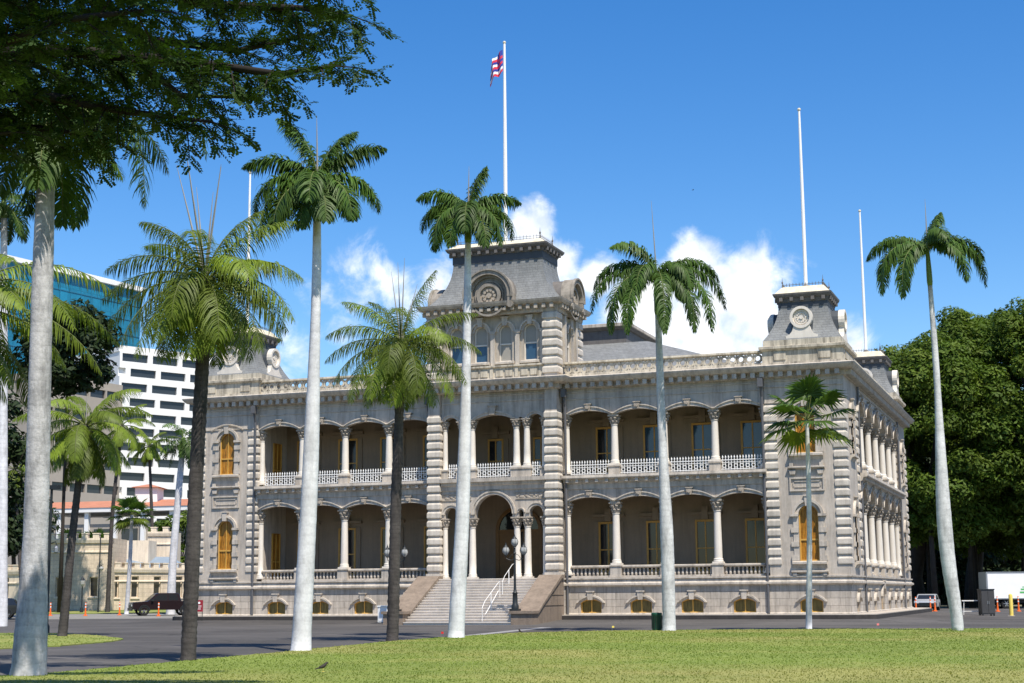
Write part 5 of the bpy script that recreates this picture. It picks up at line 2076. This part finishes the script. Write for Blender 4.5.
def barr_wall(pxa, Da, pxb, Db, ztop, wins, depth=6., zwin=(1.2, 3.1), nm='wall', mt='coral'):
    fr, w = face(pxa, Da, pxb, Db)
    mb = MB()
    cols = []
    for px in wins:
        u = w * (px - pxa) / (pxb - pxa)
        cols.append((u, .42, [(zwin[0], zwin[1], 0)]))
    wall_cols(mb, 0, w, -.4, ztop, cols, 0, .5, fr)
    mb.box(0, .5, .5, depth, -.4, ztop, fr)
    mb.box(w - .5, w, .5, depth, -.4, ztop, fr)
    mb.box(0.5, w - .5, depth - .5, depth, -.4, ztop, fr)
    mb.box(.4, w - .4, .4, depth - .4, ztop - .9, ztop - .6, fr)
    mb.build(nm, M[mt], barr)
    bt = MB()
    battlement(bt, fr, 0, w, 0, ztop)
    bt.run([(.0, ztop - 1.5), (-.1, ztop - 1.47), (-.1, ztop - 1.35), (.0, ztop - 1.3)], 0, w, fr)
    bt.build('battlements', M['coral_plain'], barr)
    for (u, h, ops) in cols:
        fm = MB()
        for (a, b, c, d) in ((u - h, u + h, zwin[0], zwin[0] + .08), (u - h, u + h, zwin[1] - .08, zwin[1]), (u - h, u - h + .08, zwin[0] + .08, zwin[1] - .08), (u + h - .08, u + h, zwin[0] + .08, zwin[1] - .08)):
            fm.box(a, b, .2, .3, c, d, fr)
        fm.box(u - h - .12, u + h + .12, -.1, .05, zwin[0] - .15, zwin[0], fr)
        f = fm.build('window', M['coral_plain'], barr)
        p = MB()
        p.box(u - h + .08, u + h - .08, .24, .28, zwin[0] + .08, zwin[1] - .08, fr)
        p.build('pane', M['glass'], f)


barr_wall(44, 160, 111, 160, 7.3, [59, 93], zwin=(1.3, 3.3))
barr_wall(111, 161, 196, 168, 4.3, [112.8 + 2, 134, 156, 178], depth=9, zwin=(1.2, 3.4))
barr_wall(-60, 168, 44, 162, 4.2, [-40, -15, 6, 28], depth=9, zwin=(1.2, 3.4), mt='coral_plain')
barr_wall(146, 176, 170, 176, 8.6, [], depth=5, mt='coral_plain')
fr, w = face(112, 170, 147, 170)
mb = MB()
mb.box(0, w, 0, 4, 3.8, 7.4, fr)
mb.build('upper_wall', M['coral_plain'], barr)
fr, w = face(111, 164, 196, 171)
mb = MB()
mb.add([fr(0, .6, 4.2), fr(w, .6, 4.2), fr(w, 5.5, 5.7), fr(0, 5.5, 5.7), fr(0, 5.5, 4.2), fr(w, 5.5, 4.2)], [(0, 1, 2, 3), (2, 5, 4, 3), (0, 3, 4), (1, 5, 2), (0, 4, 5, 1)])
mb.build('roof', M['blue_roof'], barr)

# long building with an orange tiled roof behind the barracks
tile = thing('tiled_roof_building', 'long low building with an orange tiled roof behind the barracks', 'building')
fr, w = face(30, 215, 200, 208)
zt = zat(507, 110, 212)
mb = MB()
mb.box(0, w, 0, 12, -.3, zt - 2.2, fr)
mb.build('wall', M['office_beige'], tile)
mb = MB()
mb.box(-.6, w + .6, -.9, 12.5, zt - .6, zt, fr)
mb.build('fascia', M['office_white'], tile)
n = int(w / 4)
for k in range(n):
    p = MB()
    u = w * (k + .5) / n
    p.box(u - 1.2, u + 1.2, -.08, .1, zt - 4.6, zt - 2.9, fr)
    p.build('window', M['office_glass'], tile)
for k in range(n + 1):
    p = MB()
    u = w * k / n
    p.box(u - .3, u + .3, -.5, .1, -.3, zt - .6, fr)
    p.build('pillar', M['office_white'], tile)
mb = MB()
zr = zat(497, 110, 212)
mb.add([fr(-.8, -1, zt), fr(w + .8, -1, zt), fr(w + .8, 6, zr), fr(-.8, 6, zr), fr(-.8, 13, zt), fr(w + .8, 13, zt)], [(0, 1, 2, 3), (3, 2, 5, 4), (0, 3, 4), (1, 5, 2)])
mb.build('roof', M['orange_tile'], tile)
cup = MB()
f2, w2 = face(126, 212, 153, 212)
zc_ = zat(494, 140, 212)
zc2 = zat(485, 140, 212)
cup.box(.3, w2 - .3, 2.0, 6.0, zr - 2, zc2, f2)
co_ = cup.build('lantern', M['office_white'], tile)
cup = MB()
cup.frustum((-.2, w2 + .2, 1.5, 6.5), zc2, (w2 / 2 - .2, w2 / 2 + .2, 3.8, 4.2), zat(481, 140, 212), f2)
cup.build('roof', M['orange_tile'], co_)


def office(label, pxa, Da, pxb, Db, ytop, rows, bays, mw, mg, depth, fh, wh, name='office_block', wfrac=.8, shift=.0, group=None):
    t = thing(name, label, 'office building')
    fr, w = face(pxa, Da, pxb, Db)
    zt = zat(ytop, pxa, Da)
    mb = MB()
    mb.box(0, w, .6, depth, -.5, zt, fr)
    mb.box(-.15, w + .15, .2, depth + .2, zt - .9, zt + .3, fr)
    mb.build('wall', M[mw], t)
    sl = MB()
    z = zt - 1.2
    bw = w / bays
    for r in range(rows):
        za = z - (r + 1) * fh
        sl.box(0, w, 0, .598, za, za + fh - wh, fr)
        off = (shift if r % 2 else 0) * bw
        for b in range(bays):
            u0 = b * bw + off
            a, c = max(u0 + bw * (1 - wfrac) / 2, 0.05), min(u0 + bw * (1 + wfrac) / 2, w - .05)
            if c - a < .5:
                continue
            p = MB()
            p.box(a, c, .40, .597, za + fh - wh, za + fh, fr)
            p.build('window', M[mg], t)
        for b in range(bays + 1):
            u0 = b * bw + off
            a, c = max(u0 - bw * (1 - wfrac) / 2, 0), min(u0 + bw * (1 - wfrac) / 2, w)
            if c - a > .05:
                sl.box(a, c, 0.002, .598, za + fh - wh, za + fh, fr)
    sl.box(0, w, 0, .598, zt - 1.2, zt - .9, fr)
    sl.build('spandrels', M[mw], t)
    return t, fr, w, zt


office('white office block with staggered dark window strips behind the dark coconut palm', 112, 300, 232, 318, 340, 15, 4, 'office_white', 'office_glass', 30, 2.95, 1.6, wfrac=.84, shift=.28)
office('beige office block with dark window bands below the blue glass tower', 28, 262, 116, 280, 368, 9, 5, 'office_beige', 'office_glass', 25, 4.3, 1.5, wfrac=.9)
glass = thing('glass_tower', 'blue green glass office tower with a pale roof edge at far left', 'office building')
fr, w = face(-60, 318, 131, 366)
zt = zat(263, 50, 344)
mb = MB()
mb.box(0, w, 0, 40, -.5, zt, fr)
mb.build('curtain_wall', M['teal_glass'], glass)
mb = MB()
mb.box(-1, w + .6, -1.0, 41, zt, zt + 1.1, fr)
mb.box(w * .6, w * .92, 4, 20, zt + 1.1, zt + 2.6, fr)
mb.build('roof_edge', M['office_white'], glass)
mb = MB()
for k in range(1, 18):
    z = zt - 3.7 * k
    mb.box(0, w, -.12, -.003, z - .12, z + .12, fr)
n = int(w / 3.1)
for k in range(n + 1):
    mb.box(w * k / n - .07, w * k / n + .07, -.10, -.004, zt - 3.7 * 17.5, zt - .02, fr)
mb.build('mullions', M['teal_frame'], glass)


# ------------------------------------------------------------------ street furniture
def lantern_post(loc, h, label, group):
    t = thing('lamp_post', label, 'lamp post', loc, 0, group)
    mb = MB()
    mb.box(-.26, .26, -.26, .26, 0, .12)
    mb.lathe([(.22, .12), (.22, .30), (.16, .38), (.14, .95), (.17, 1.0), (.10, 1.08), (.075, 1.3), (.06, h - .95), (.10, h - .92), (.06, h - .86), (.055, h - .62), (.09, h - .60)], (0, 0), 10)
    mb.build('post', M['black_paint'], t, smooth=True)
    ar = MB()
    lam = [(0, 0, h - .58)]
    for s in (-1, 1):
        d = RT * s * .50
        ar.tube([(0, 0, h - 1.25), (d.x * .5, d.y * .5, h - 1.32), (d.x * .95, d.y * .95, h - 1.22), (d.x, d.y, h - 1.05)], .025, 6)
        ar.tube([(0, 0, h - .95), (d.x * .4, d.y * .4, h - 1.02), (d.x * .7, d.y * .7, h - 1.24)], .015, 5)
        lam.append((d.x, d.y, h - 1.05))
    ar.build('arm', M['black_paint'], t)
    for (x, y, z) in lam:
        g = MB()
        g.lathe([(.08, z + .04), (.18, z + .16), (.21, z + .30), (.16, z + .44), (.09, z + .48)], (x, y), 10)
        ln = g.build('lantern', M['lantern'], t, smooth=True)
        c = MB()
        c.lathe([(.09, z), (.09, z + .04)], (x, y), 8)
        c.lathe([(.15, z + .46), (.12, z + .52), (.05, z + .60), (.03, z + .68), (.005, z + .76)], (x, y), 8)
        for k in range(6):
            a = math.pi * k / 3
            P = [(x + r * math.cos(a), y + r * math.sin(a), z + q) for r, q in ((.09, .04), (.19, .16), (.22, .30), (.17, .46))]
            c.tube(P, .009, 4)
        c.build('cage', M['black_paint'], ln)
    return t


lantern_post((3.42, -6.3, .27), 4.15, 'black three lantern lamp post on the right cheek wall of the stair', 'lamp posts flanking the stair')
lantern_post((-3.95, -6.3, .27), 4.15, 'black three lantern lamp post left of the stair, half hidden by a palm trunk', 'lamp posts flanking the stair')

# left side poles
t = thing('street_lamp', 'tall thin black street lamp rising beside the thick grey palm trunk', 'street lamp', gnd(46, 634, -.5))
mb = MB()
mb.lathe([(.16, 0), (.16, .35), (.09, .5), (.075, 3.5), (.06, 6.9)], (0, 0), 8)
mb.build('pole', M['black_paint'], t, smooth=True)
mb = MB()
mb.box(-.05, .42, -.14, .14, 6.85, 7.05)
mb.build('lamp_head', M['black_paint'], t)
mb = MB()
mb.tube([(0, 0, 4.25), (.28, .1, 4.35), (.32, .1, 4.15)], .03, 6)
mb.build('bracket', M['black_paint'], t)
mb = MB()
mb.lathe([(.04, 3.78), (.10, 3.86), (.10, 4.05), (.04, 4.15)], (.32, .1), 8)
mb.build('lantern', M['rim'], t)
D = 150
t = thing('lamp_post', 'short black lantern lamp on the verge in front of the barracks', 'lamp post', pos(82, D, zleft(D)))
mb = MB()
mb.lathe([(.18, 0), (.16, .4), (.07, .55), (.06, 2.5)], (0, 0), 8)
mb.build('post', M['black_paint'], t, smooth=True)
mb = MB()
mb.lathe([(.10, 2.5), (.20, 2.7), (.22, 3.0), (.12, 3.2)], (0, 0), 8)
mb.build('lantern', M['lantern'], t)
mb = MB()
mb.lathe([(.24, 3.12), (.14, 3.28), (.03, 3.45)], (0, 0), 8)
mb.build('cap', M['black_paint'], t)
t = thing('lamp_post', 'thin grey pole with a small white globe in front of the barracks corner', 'lamp post', pos(98.5, D, zleft(D)))
mb = MB()
mb.lathe([(.10, 0), (.07, .5), (.055, 7.2)], (0, 0), 8)
mb.build('post', M['black_paint'], t, smooth=True)
mb = MB()
mb.ball((.22, 0, 4.2), .20, 10, 7)
mb.build('globe', M['lantern'], t)
mb = MB()
mb.tube([(0, 0, 4.5), (.22, 0, 4.5), (.22, 0, 4.35)], .03, 6)
mb.build('bracket', M['black_paint'], t)


def delineator(loc, label, group, m='orange', h=1.1):
    t = thing('traffic_post', label, 'traffic post', loc, 0, group)
    mb = MB()
    mb.lathe([(.20, 0), (.20, .05), (.09, .08), (.055, h * .5), (.05, h - .05), (.03, h)], (0, 0), 10)
    mb.build('post', M[m], t, smooth=True)
    for z in (.62, .84):
        b = MB()
        b.lathe([(.062, h * z), (.062, h * z + .10)], (0, 0), 10)
        b.build('reflective_band', M['white_paint'] if m == 'orange' else M[m], t)
    return t


for px, D, lab in ((9.5, 133, 'orange traffic post in front of the black car at the left edge'), (51, 136, 'orange traffic post right of the street lamp at left'), (86, 134, 'orange traffic post beside the short lantern lamp'), (120, 136, 'orange traffic post in front of the small fan palm'), (159, 131, 'orange traffic post against the side of the pickup truck')):
    delineator(pos(px, D, zleft(D)), lab, 'orange posts along the left kerb', h=1.15)
for px, D, lab in ((915.5, 132, 'orange traffic post nearest the palace corner, left of the silver car'), (930, 132, 'orange traffic post in front of the silver car, left of a close pair'), (934.5, 133, 'orange traffic post right of the silver car, beside the leaning palm'), (997, 128, 'orange traffic post right of the dark cabinet'), (1018, 128, 'orange traffic post near the right edge in front of the white truck')):
    delineator(pos(px, D, -.5), lab, 'orange posts by the right drive', h=1.25)
t = thing('bollard', 'thick pale yellow bollard in front of the white truck', 'bollard', pos(1010.5, 105, -.5))
mb = MB()
mb.lathe([(.13, 0), (.13, 1.35), (.11, 1.43), (.04, 1.48)], (0, 0), 12)
mb.build('post', M['yellow'], t, smooth=True)
mb = MB()
mb.box(-.22, .22, -.22, .22, -.02, .03)
mb.build('base', M['kerb'], t)

# trash bin
B = gnd(657, 630.3, -.44)
t = thing('trash_bin', 'dark green bin standing on the lawn edge beside a palm trunk', 'trash bin', (B[0], B[1], -.44))
mb = MB()
mb.lathe([(.20, 0), (.22, .06), (.225, .62), (.24, .64), (.24, .68)], (0, 0), 14)
mb.build('body', M['green_paint'], t, smooth=True)
mb = MB()
mb.lathe([(.245, .68), (.25, .74), (.22, .77), (.05, .78)], (0, 0), 14)
mb.build('lid', M['green_paint'], t, smooth=True)
mb = MB()
for k in range(14):
    a = 2 * math.pi * k / 14
    mb.box(.225 * math.cos(a) - .012, .225 * math.cos(a) + .012, .225 * math.sin(a) - .012, .225 * math.sin(a) + .012, .08, .62)
mb.build('ribs', M['black_paint'], t)

# red notice on two legs, left corner of the palace
P = Vector((-19.55, -2.2, -.36))
t = thing('notice_sign', 'small dark red notice on two thin legs beside the left corner of the palace', 'sign', P)
mb = MB()
mb.box(-.24, .24, -.02, .02, .62, 1.35, Fr((0, 0, 0), RT, FW_))
mb.build('panel', M['red_sign'], t)
for s in (-1, 1):
    mb = MB()
    mb.box(s * .20 - .02, s * .20 + .02, .022, .05, 0, 1.3, Fr((0, 0, 0), RT, FW_))
    mb.build('leg', M['black_paint'], t)
mb = MB()
fs = Fr((0, 0, 0), RT, FW_)
mb.disc(0, 1.17, .075, -.03, -.021, fs, 14)
for z, a, b in ((.99, -.15, .15), (.92, -.12, .14), (.85, -.14, .10), (.78, -.10, .12)):
    mb.box(a, b, -.027, -.021, z - .012, z + .012, fs)
mb.build('lettering', M['white_paint'], t)

# white utility box by the left cheek wall
P = Vector((-5.4, -4.4, -.46))
t = thing('utility_box', 'white box on the asphalt left of the stair, half hidden by a dark palm trunk', 'box', P)
mb = MB()
mb.box(-.42, .42, -.35, .35, .08, .98)
mb.build('body', M['white_paint'], t)
mb = MB()
mb.box(-.46, .46, -.39, .39, .98, 1.06)
mb.build('lid', M['office_white'], t)
mb = MB()
mb.box(-.40, .40, -.33, .33, 0, .08)
mb.build('base', M['cabinet'], t)
for k in range(1):
    mb = MB()
    mb.box(-.36, .36, -.365, -.351, .16, .9)
    mb.build('door', M['white_paint'], t)

# dark cabinet, white table, right
P = pos(986, 106, -.5)
t = thing('cabinet', 'tall dark cabinet standing beside a white table at right', 'cabinet', P, .35)
mb = MB()
mb.box(-.45, .45, -.4, .4, .1, 1.75)
mb.build('body', M['cabinet'], t)
mb = MB()
mb.box(-.48, .48, -.43, .43, 1.75, 1.82)
mb.build('top', M['black_paint'], t)
for s in (-1, 1):
    mb = MB()
    mb.box(s * .22 - .2, s * .22 + .2, -.425, -.401, .18, 1.68)
    d = mb.build('door', M['cabinet'], t)
    mb = MB()
    mb.box(s * .05 - .015, s * .05 + .015, -.45, -.426, .8, 1.0)
    mb.build('handle', M['rim'], d)
for s in (-1, 1):
    for r in (-1, 1):
        mb = MB()
        mb.box(s * .38 - .05, s * .38 + .05, r * .33 - .05, r * .33 + .05, 0, .1)
        mb.build('foot', M['black_paint'], t)
P = pos(971, 107, -.5)
t = thing('table', 'white folding table between the leaning palm and the dark cabinet', 'table', P, .35)
mb = MB()
mb.box(-.75, .75, -.4, .4, 1.0, 1.06)
mb.build('table_top', M['white_paint'], t)
for s in (-1, 1):
    for r in (-1, 1):
        mb = MB()
        mb.tube([(s * .66, r * .32, 0), (s * .60, r * .32, 1.0)], .025, 6)
        mb.build('leg', M['white_paint'], t)
mb = MB()
mb.box(-.7, .7, -.33, -.29, .3, .34)
mb.box(-.7, .7, .29, .33, .3, .34)
mb.build('stretcher', M['white_paint'], t)


# ------------------------------------------------------------------ vehicles
def wheel(parent, x, y, r, wd):
    mb = MB()
    A = Fr((0, 0, 0), (1, 0, 0), (0, 1, 0))
    mb.ring(x, r, r * .62, r, y - wd / 2, y + wd / 2, A, 20)
    w = mb.build('wheel', M['tyre'], parent)
    mb = MB()
    mb.disc(x, r, r * .20, y - wd / 2 - .01, y + wd / 2 + .01, A, 10)
    for k in range(6):
        a = math.pi * k / 3
        c, s = math.cos(a), math.sin(a)
        mb.prism([(x + r * .15 * c - r * .08 * s, r + r * .15 * s + r * .08 * c), (x + r * .63 * c - r * .07 * s, r + r * .63 * s + r * .07 * c), (x + r * .63 * c + r * .07 * s, r + r * .63 * s - r * .07 * c), (x + r * .15 * c + r * .08 * s, r + r * .15 * s - r * .08 * c)], y - wd * .42, y + wd * .42, A)
    mb.build('rim', M['rim'], w)


def shell(prof, half, tuck):
    """side profile (x,z) lofted across, narrower towards the top by tuck(z)"""
    mb = MB()
    n = len(prof)
    rows = []
    for f in (-1, -.94, 0, .94, 1):
        k = .97 if abs(f) == 1 else 1.0
        cx = sum(p[0] for p in prof) / n
        cz = sum(p[1] for p in prof) / n
        rows.append([(cx + (x - cx) * k, f * half * tuck(z), cz + (z - cz) * k) for x, z in prof])
    vs = [v for r in rows for v in r]
    fs = [tuple(range(n)), tuple(range(5 * n - 1, 4 * n - 1, -1))]
    for r in range(4):
        for k in range(n):
            k2 = (k + 1) % n
            fs.append((r * n + k, r * n + k2, (r + 1) * n + k2, (r + 1) * n + k))
    mb.add(vs, fs)
    return mb


def vehicle(kind, label, cat, loc, rz, paint, name):
    t = thing(name, label, cat, loc, rz)
    if kind == 'pickup':
        Ln, hw, r = 5.6, .98, .42
        body = [(-2.75, .62), (-2.78, .95), (-2.72, 1.12), (-1.35, 1.22), (2.74, 1.22), (2.78, .62), (2.3, .48), (-2.3, .48)]
        cab = [(-1.45, 1.20), (-.75, 1.82), (-.55, 1.90), (1.05, 1.90), (1.25, 1.80), (1.42, 1.20)]
        wx = (-1.75, 1.75)
    elif kind == 'suv':
        Ln, hw, r = 4.6, .92, .36
        body = [(-2.25, .5), (-2.28, .85), (-2.1, 1.0), (-1.2, 1.08), (2.15, 1.08), (2.28, .9), (2.25, .5), (1.9, .38), (-1.9, .38)]
        cab = [(-1.35, 1.06), (-.55, 1.58), (-.3, 1.64), (1.55, 1.64), (1.85, 1.54), (2.12, 1.06)]
        wx = (-1.4, 1.4)
    else:
        Ln, hw, r = 4.6, .90, .33
        body = [(-2.25, .45), (-2.28, .72), (-2.1, .86), (-1.1, .96), (2.0, .98), (2.28, .85), (2.25, .45), (1.9, .33), (-1.9, .33)]
        cab = [(-1.05, .95), (-.35, 1.40), (-.1, 1.46), (.9, 1.46), (1.2, 1.38), (1.75, .97)]
        wx = (-1.4, 1.4)
    tk = (lambda z: 1.0 - max(0, z - 1.0) * .12)
    b = shell(body, hw, tk).build('body', paint, t, smooth=True)
    zc = cab[0][1]
    cabin = shell(cab, hw * .97, lambda z: 1.0 - max(0, z - zc) * .22).build('cabin', paint, t, smooth=True)
    # windows, a little proud of the cabin
    x0, x1 = cab[0][0], cab[-1][0]
    ztop = max(p[1] for p in cab)
    for s in (-1, 1):
        xm = (cab[2][0] + cab[3][0]) / 2
        for (a, b2, c, d) in ((cab[0][0] + .32, cab[2][0] + .05, xm - .05, xm - .05), (xm + .05, xm + .05, cab[3][0] - .05, cab[-1][0] - .28)):
            m_ = MB()
            zl, zh = zc + .08, ztop - .10
            yl = hw * .97 * (1 - .08 * .22) + .006
            yh = hw * .97 * (1 - (zh - zc) * .22) + .006
            m_.add([(a, s * yl, zl), (d, s * yl, zl), (c, s * yh, zh), (b2, s * yh, zh), (a, s * (yl - .05), zl), (d, s * (yl - .05), zl), (c, s * (yh - .05), zh), (b2, s * (yh - .05), zh)], [(0, 1, 2, 3), (4, 5, 6, 7), (0, 1, 5, 4), (2, 3, 7, 6), (1, 2, 6, 5), (0, 3, 7, 4)])
            m_.build('window', M['glass'], t)
    for nm, (p, q) in (('windscreen', (cab[0], cab[1])), ('rear_window', (cab[-1], cab[-2]))):
        m_ = MB()
        a = Vector((p[0], 0, p[1])).lerp(Vector((q[0], 0, q[1])), .14)
        b3 = Vector((p[0], 0, p[1])).lerp(Vector((q[0], 0, q[1])), .92)
        nn = Vector((-(q[1] - p[1]), 0, q[0] - p[0])).normalized()
        if nm == 'windscreen':
            nn = nn if nn.x < 0 else -nn
        else:
            nn = nn if nn.x > 0 else -nn
        ya, yb = hw * .86, hw * .76
        vs = []
        for k in (.012, -.04):
            vs += [(a.x + nn.x * k, -ya, a.z + nn.z * k), (a.x + nn.x * k, ya, a.z + nn.z * k), (b3.x + nn.x * k, yb, b3.z + nn.z * k), (b3.x + nn.x * k, -yb, b3.z + nn.z * k)]
        m_.add(vs, [(0, 1, 2, 3), (4, 5, 6, 7), (0, 1, 5, 4), (1, 2, 6, 5), (2, 3, 7, 6), (3, 0, 4, 7)])
        m_.build(nm, M['glass'], t)
    for x in wx:
        for s in (-1, 1):
            m_ = MB()
            m_.ring(x, r, r * .98, r * 1.16, min(s * (hw - .25), s * (hw + .035)), max(s * (hw - .25), s * (hw + .035)), Fr(), 18, -.05, math.pi + .05)
            m_.build('wheel_arch', M['black_paint'], t)
            wheel(t, x, s * (hw - .11), r, .24)
    xf, xr = body[1][0], max(p[0] for p in body)
    zf = body[1][1]
    for s in (-1, 1):
        m_ = MB()
        m_.box(xf - .03, xf + .12, s * hw * .72 - .16, s * hw * .72 + .16, zf - .16, zf)
        m_.build('headlight', M['lampglass'], t)
        m_ = MB()
        m_.box(xr - .12, xr + .02, s * hw * .80 - .12, s * hw * .80 + .12, zf - .12, zf + .14)
        m_.build('tail_light', M['taillamp'], t)
        m_ = MB()
        m_.box(x0 + .25, x0 + .45, s * (hw + .08) - .08, s * (hw + .08) + .08, zc + .02, zc + .18)
        m_.build('wing_mirror', M['black_paint'], t)
    for (xx, sg) in ((xf, -1), (xr, 1)):
        m_ = MB()
        m_.box(min(xx - .06 * sg, xx + .06 * sg), max(xx - .06 * sg, xx + .06 * sg), -hw * .92, hw * .92, .42, .66)
        m_.build('bumper', M['black_paint'], t)
    m_ = MB()
    m_.box(xf - .035, xf + .05, -hw * .5, hw * .5, zf - .26, zf - .03)
    m_.build('grille', M['black_paint'], t)
    if kind == 'pickup':
        m_ = MB()
        m_.box(1.5, 2.70, -.78, .78, 1.19, 1.226)
        m_.build('load_bed', M['black_paint'], t)
    return t


YAWC = .3492
D = 134
vehicle('pickup', 'dark maroon pickup truck parked before the barracks, next to the palace', 'pickup truck', pos(163, D, zleft(D)), YAWC + .42, M['maroon_car'], 'pickup_truck')
D = 126
vehicle('suv', 'black car cut off by the left edge of the photo', 'car', pos(-9, D, zleft(D)), YAWC + .2, M['black_car'], 'parked_car')
vehicle('car', 'silver car parked between orange posts behind the palace corner', 'car', pos(927, 140, -.5), YAWC + 1.2, M['silver_car'], 'parked_car')

# white box truck at the right edge
t = thing('box_truck', 'white box truck with a green mark at the right edge under the banyan', 'truck', pos(1040, 150, -.5), YAWC)
mb = MB()
mb.box(-5.4, 2.6, -1.2, 1.2, .95, 3.45)
bx = mb.build('cargo_box', M['white_paint'], t)
mb = MB()
for (a, b, c, d) in ((-5.45, 2.65, .90, 1.0), (-5.45, 2.65, 3.40, 3.50)):
    mb.box(a, b, -1.24, 1.24, c, d)
for x in (-5.43, 2.55):
    mb.box(x - .05, x + .1, -1.235, 1.235, 1.0, 3.4)
mb.build('box_frame', M['rim'], bx)
mb = MB()
for (a, b, c, d) in ((-2.3, -.7, 1.45, 1.62), (-2.2, -.9, 1.75, 1.90), (-2.05, -1.0, 2.0, 2.08)):
    mb.box(a, b, -1.212, -1.202, c, d)
mb.build('green_mark', mat('green_mark', (.10, .42, .12), .6, 0), bx)
mb = shell([(2.75, .6), (2.75, 2.5), (3.9, 2.5), (4.5, 1.7), (4.9, 1.5), (4.95, .6)], 1.1, lambda z: 1.0)
mb.build('cab', M['white_paint'], t)
mb = MB()
for s in (-1, 1):
    mb.box(3.1, 4.0, s * 1.115 - .01, s * 1.115 + .01, 1.55, 2.3)
mb.build('window', M['glass'], t)
mb = MB()
mb.box(-5.3, 4.6, -.5, .5, .55, .93)
mb.build('chassis', M['black_paint'], t)
for x in (-3.6, 3.7):
    for s in (-1, 1):
        wheel(t, x, s * .95, .48, .3)

# ------------------------------------------------------------------ small things on and over the lawn
def stake(px, py, label, m, h):
    B = gnd(px, py, -.44)
    t = thing('marker_flag', label, 'marker', (B[0], B[1], -.44), 0, 'small markers at the lawn edge')
    mb = MB()
    mb.tube([(0, 0, -.02), (0, 0, h)], .007, 5)
    mb.build('stake', M['rim'], t)
    mb = MB()
    mb.box(0.0, .10, -.005, .005, h - .08, h, Fr((0, 0, 0), RT, FW_))
    mb.build('pennant', M[m], t)


stake(441, 637.5, 'tiny red marker flag at the foot of the palm before the stair', 'red_paint', .22)
stake(612, 631, 'tiny pale marker flag at the lawn edge left of the green bin', 'yellow', .22)
stake(877, 629, 'tiny pink marker flag at the lawn edge right of the fan palm', 'pink', .24)


def bird(loc, rz, label, pose):
    t = thing('bird', label, 'bird', loc, rz)
    mb = MB()
    k = 1.0
    if pose == 'stand':
        mb.tube([(-.10, 0, .075), (-.07, 0, .095), (0, 0, .115), (.05, 0, .145), (.075, 0, .18), (.10, 0, .185), (.12, 0, .18)], [.012, .028, .042, .036, .024, .022, .008], 8)
        mb.tube([(-.09, 0, .085), (-.19, 0, .06)], [.018, .010], 6)
        mb.tube([(.118, 0, .18), (.145, 0, .175)], [.007, .001], 5)
        mb.build('body', M['bird_black'], t, smooth='all')
        for s in (-1, 1):
            m_ = MB()
            m_.tube([(0, s * .018, .09), (-.008, s * .018, .04), (.0, s * .018, .004)], .004, 4)
            m_.tube([(-.02, s * .018, .004), (.03, s * .018, .004)], .003, 4)
            m_.build('leg', M['yellow'], t)
    else:
        mb.tube([(-.22, 0, 0), (-.1, 0, .01), (0, 0, 0), (.1, 0, .0), (.17, 0, .01), (.2, 0, 0)], [.02, .05, .065, .05, .035, .008], 8)
        mb.build('body', M['bird_black'], t, smooth='all')
        for s in (-1, 1):
            m_ = MB()
            m_.add([(.10, s * .03, .02), (-.08, s * .03, .02), (-.06, s * .25, .12), (.09, s * .27, .13), (-.10, s * .52, .04), (-.03, s * .55, .05)], [(0, 1, 2, 3), (3, 2, 4, 5)])
            m_.build('wing', M['bird_black'], t, fix=False)
    return t


B = gnd(323, 673, -.44)
bird((B[0], B[1], -.415), .9, 'small dark bird standing on the grass in the foreground', 'stand')
B = gnd(520, 634.5, -.44)
bird((B[0], B[1], -.415), 2.4, 'small dark bird far out near the lawn edge', 'stand')
bird(at(693, 190, 330), .6, 'tiny bird flying in the blue sky', 'fly')
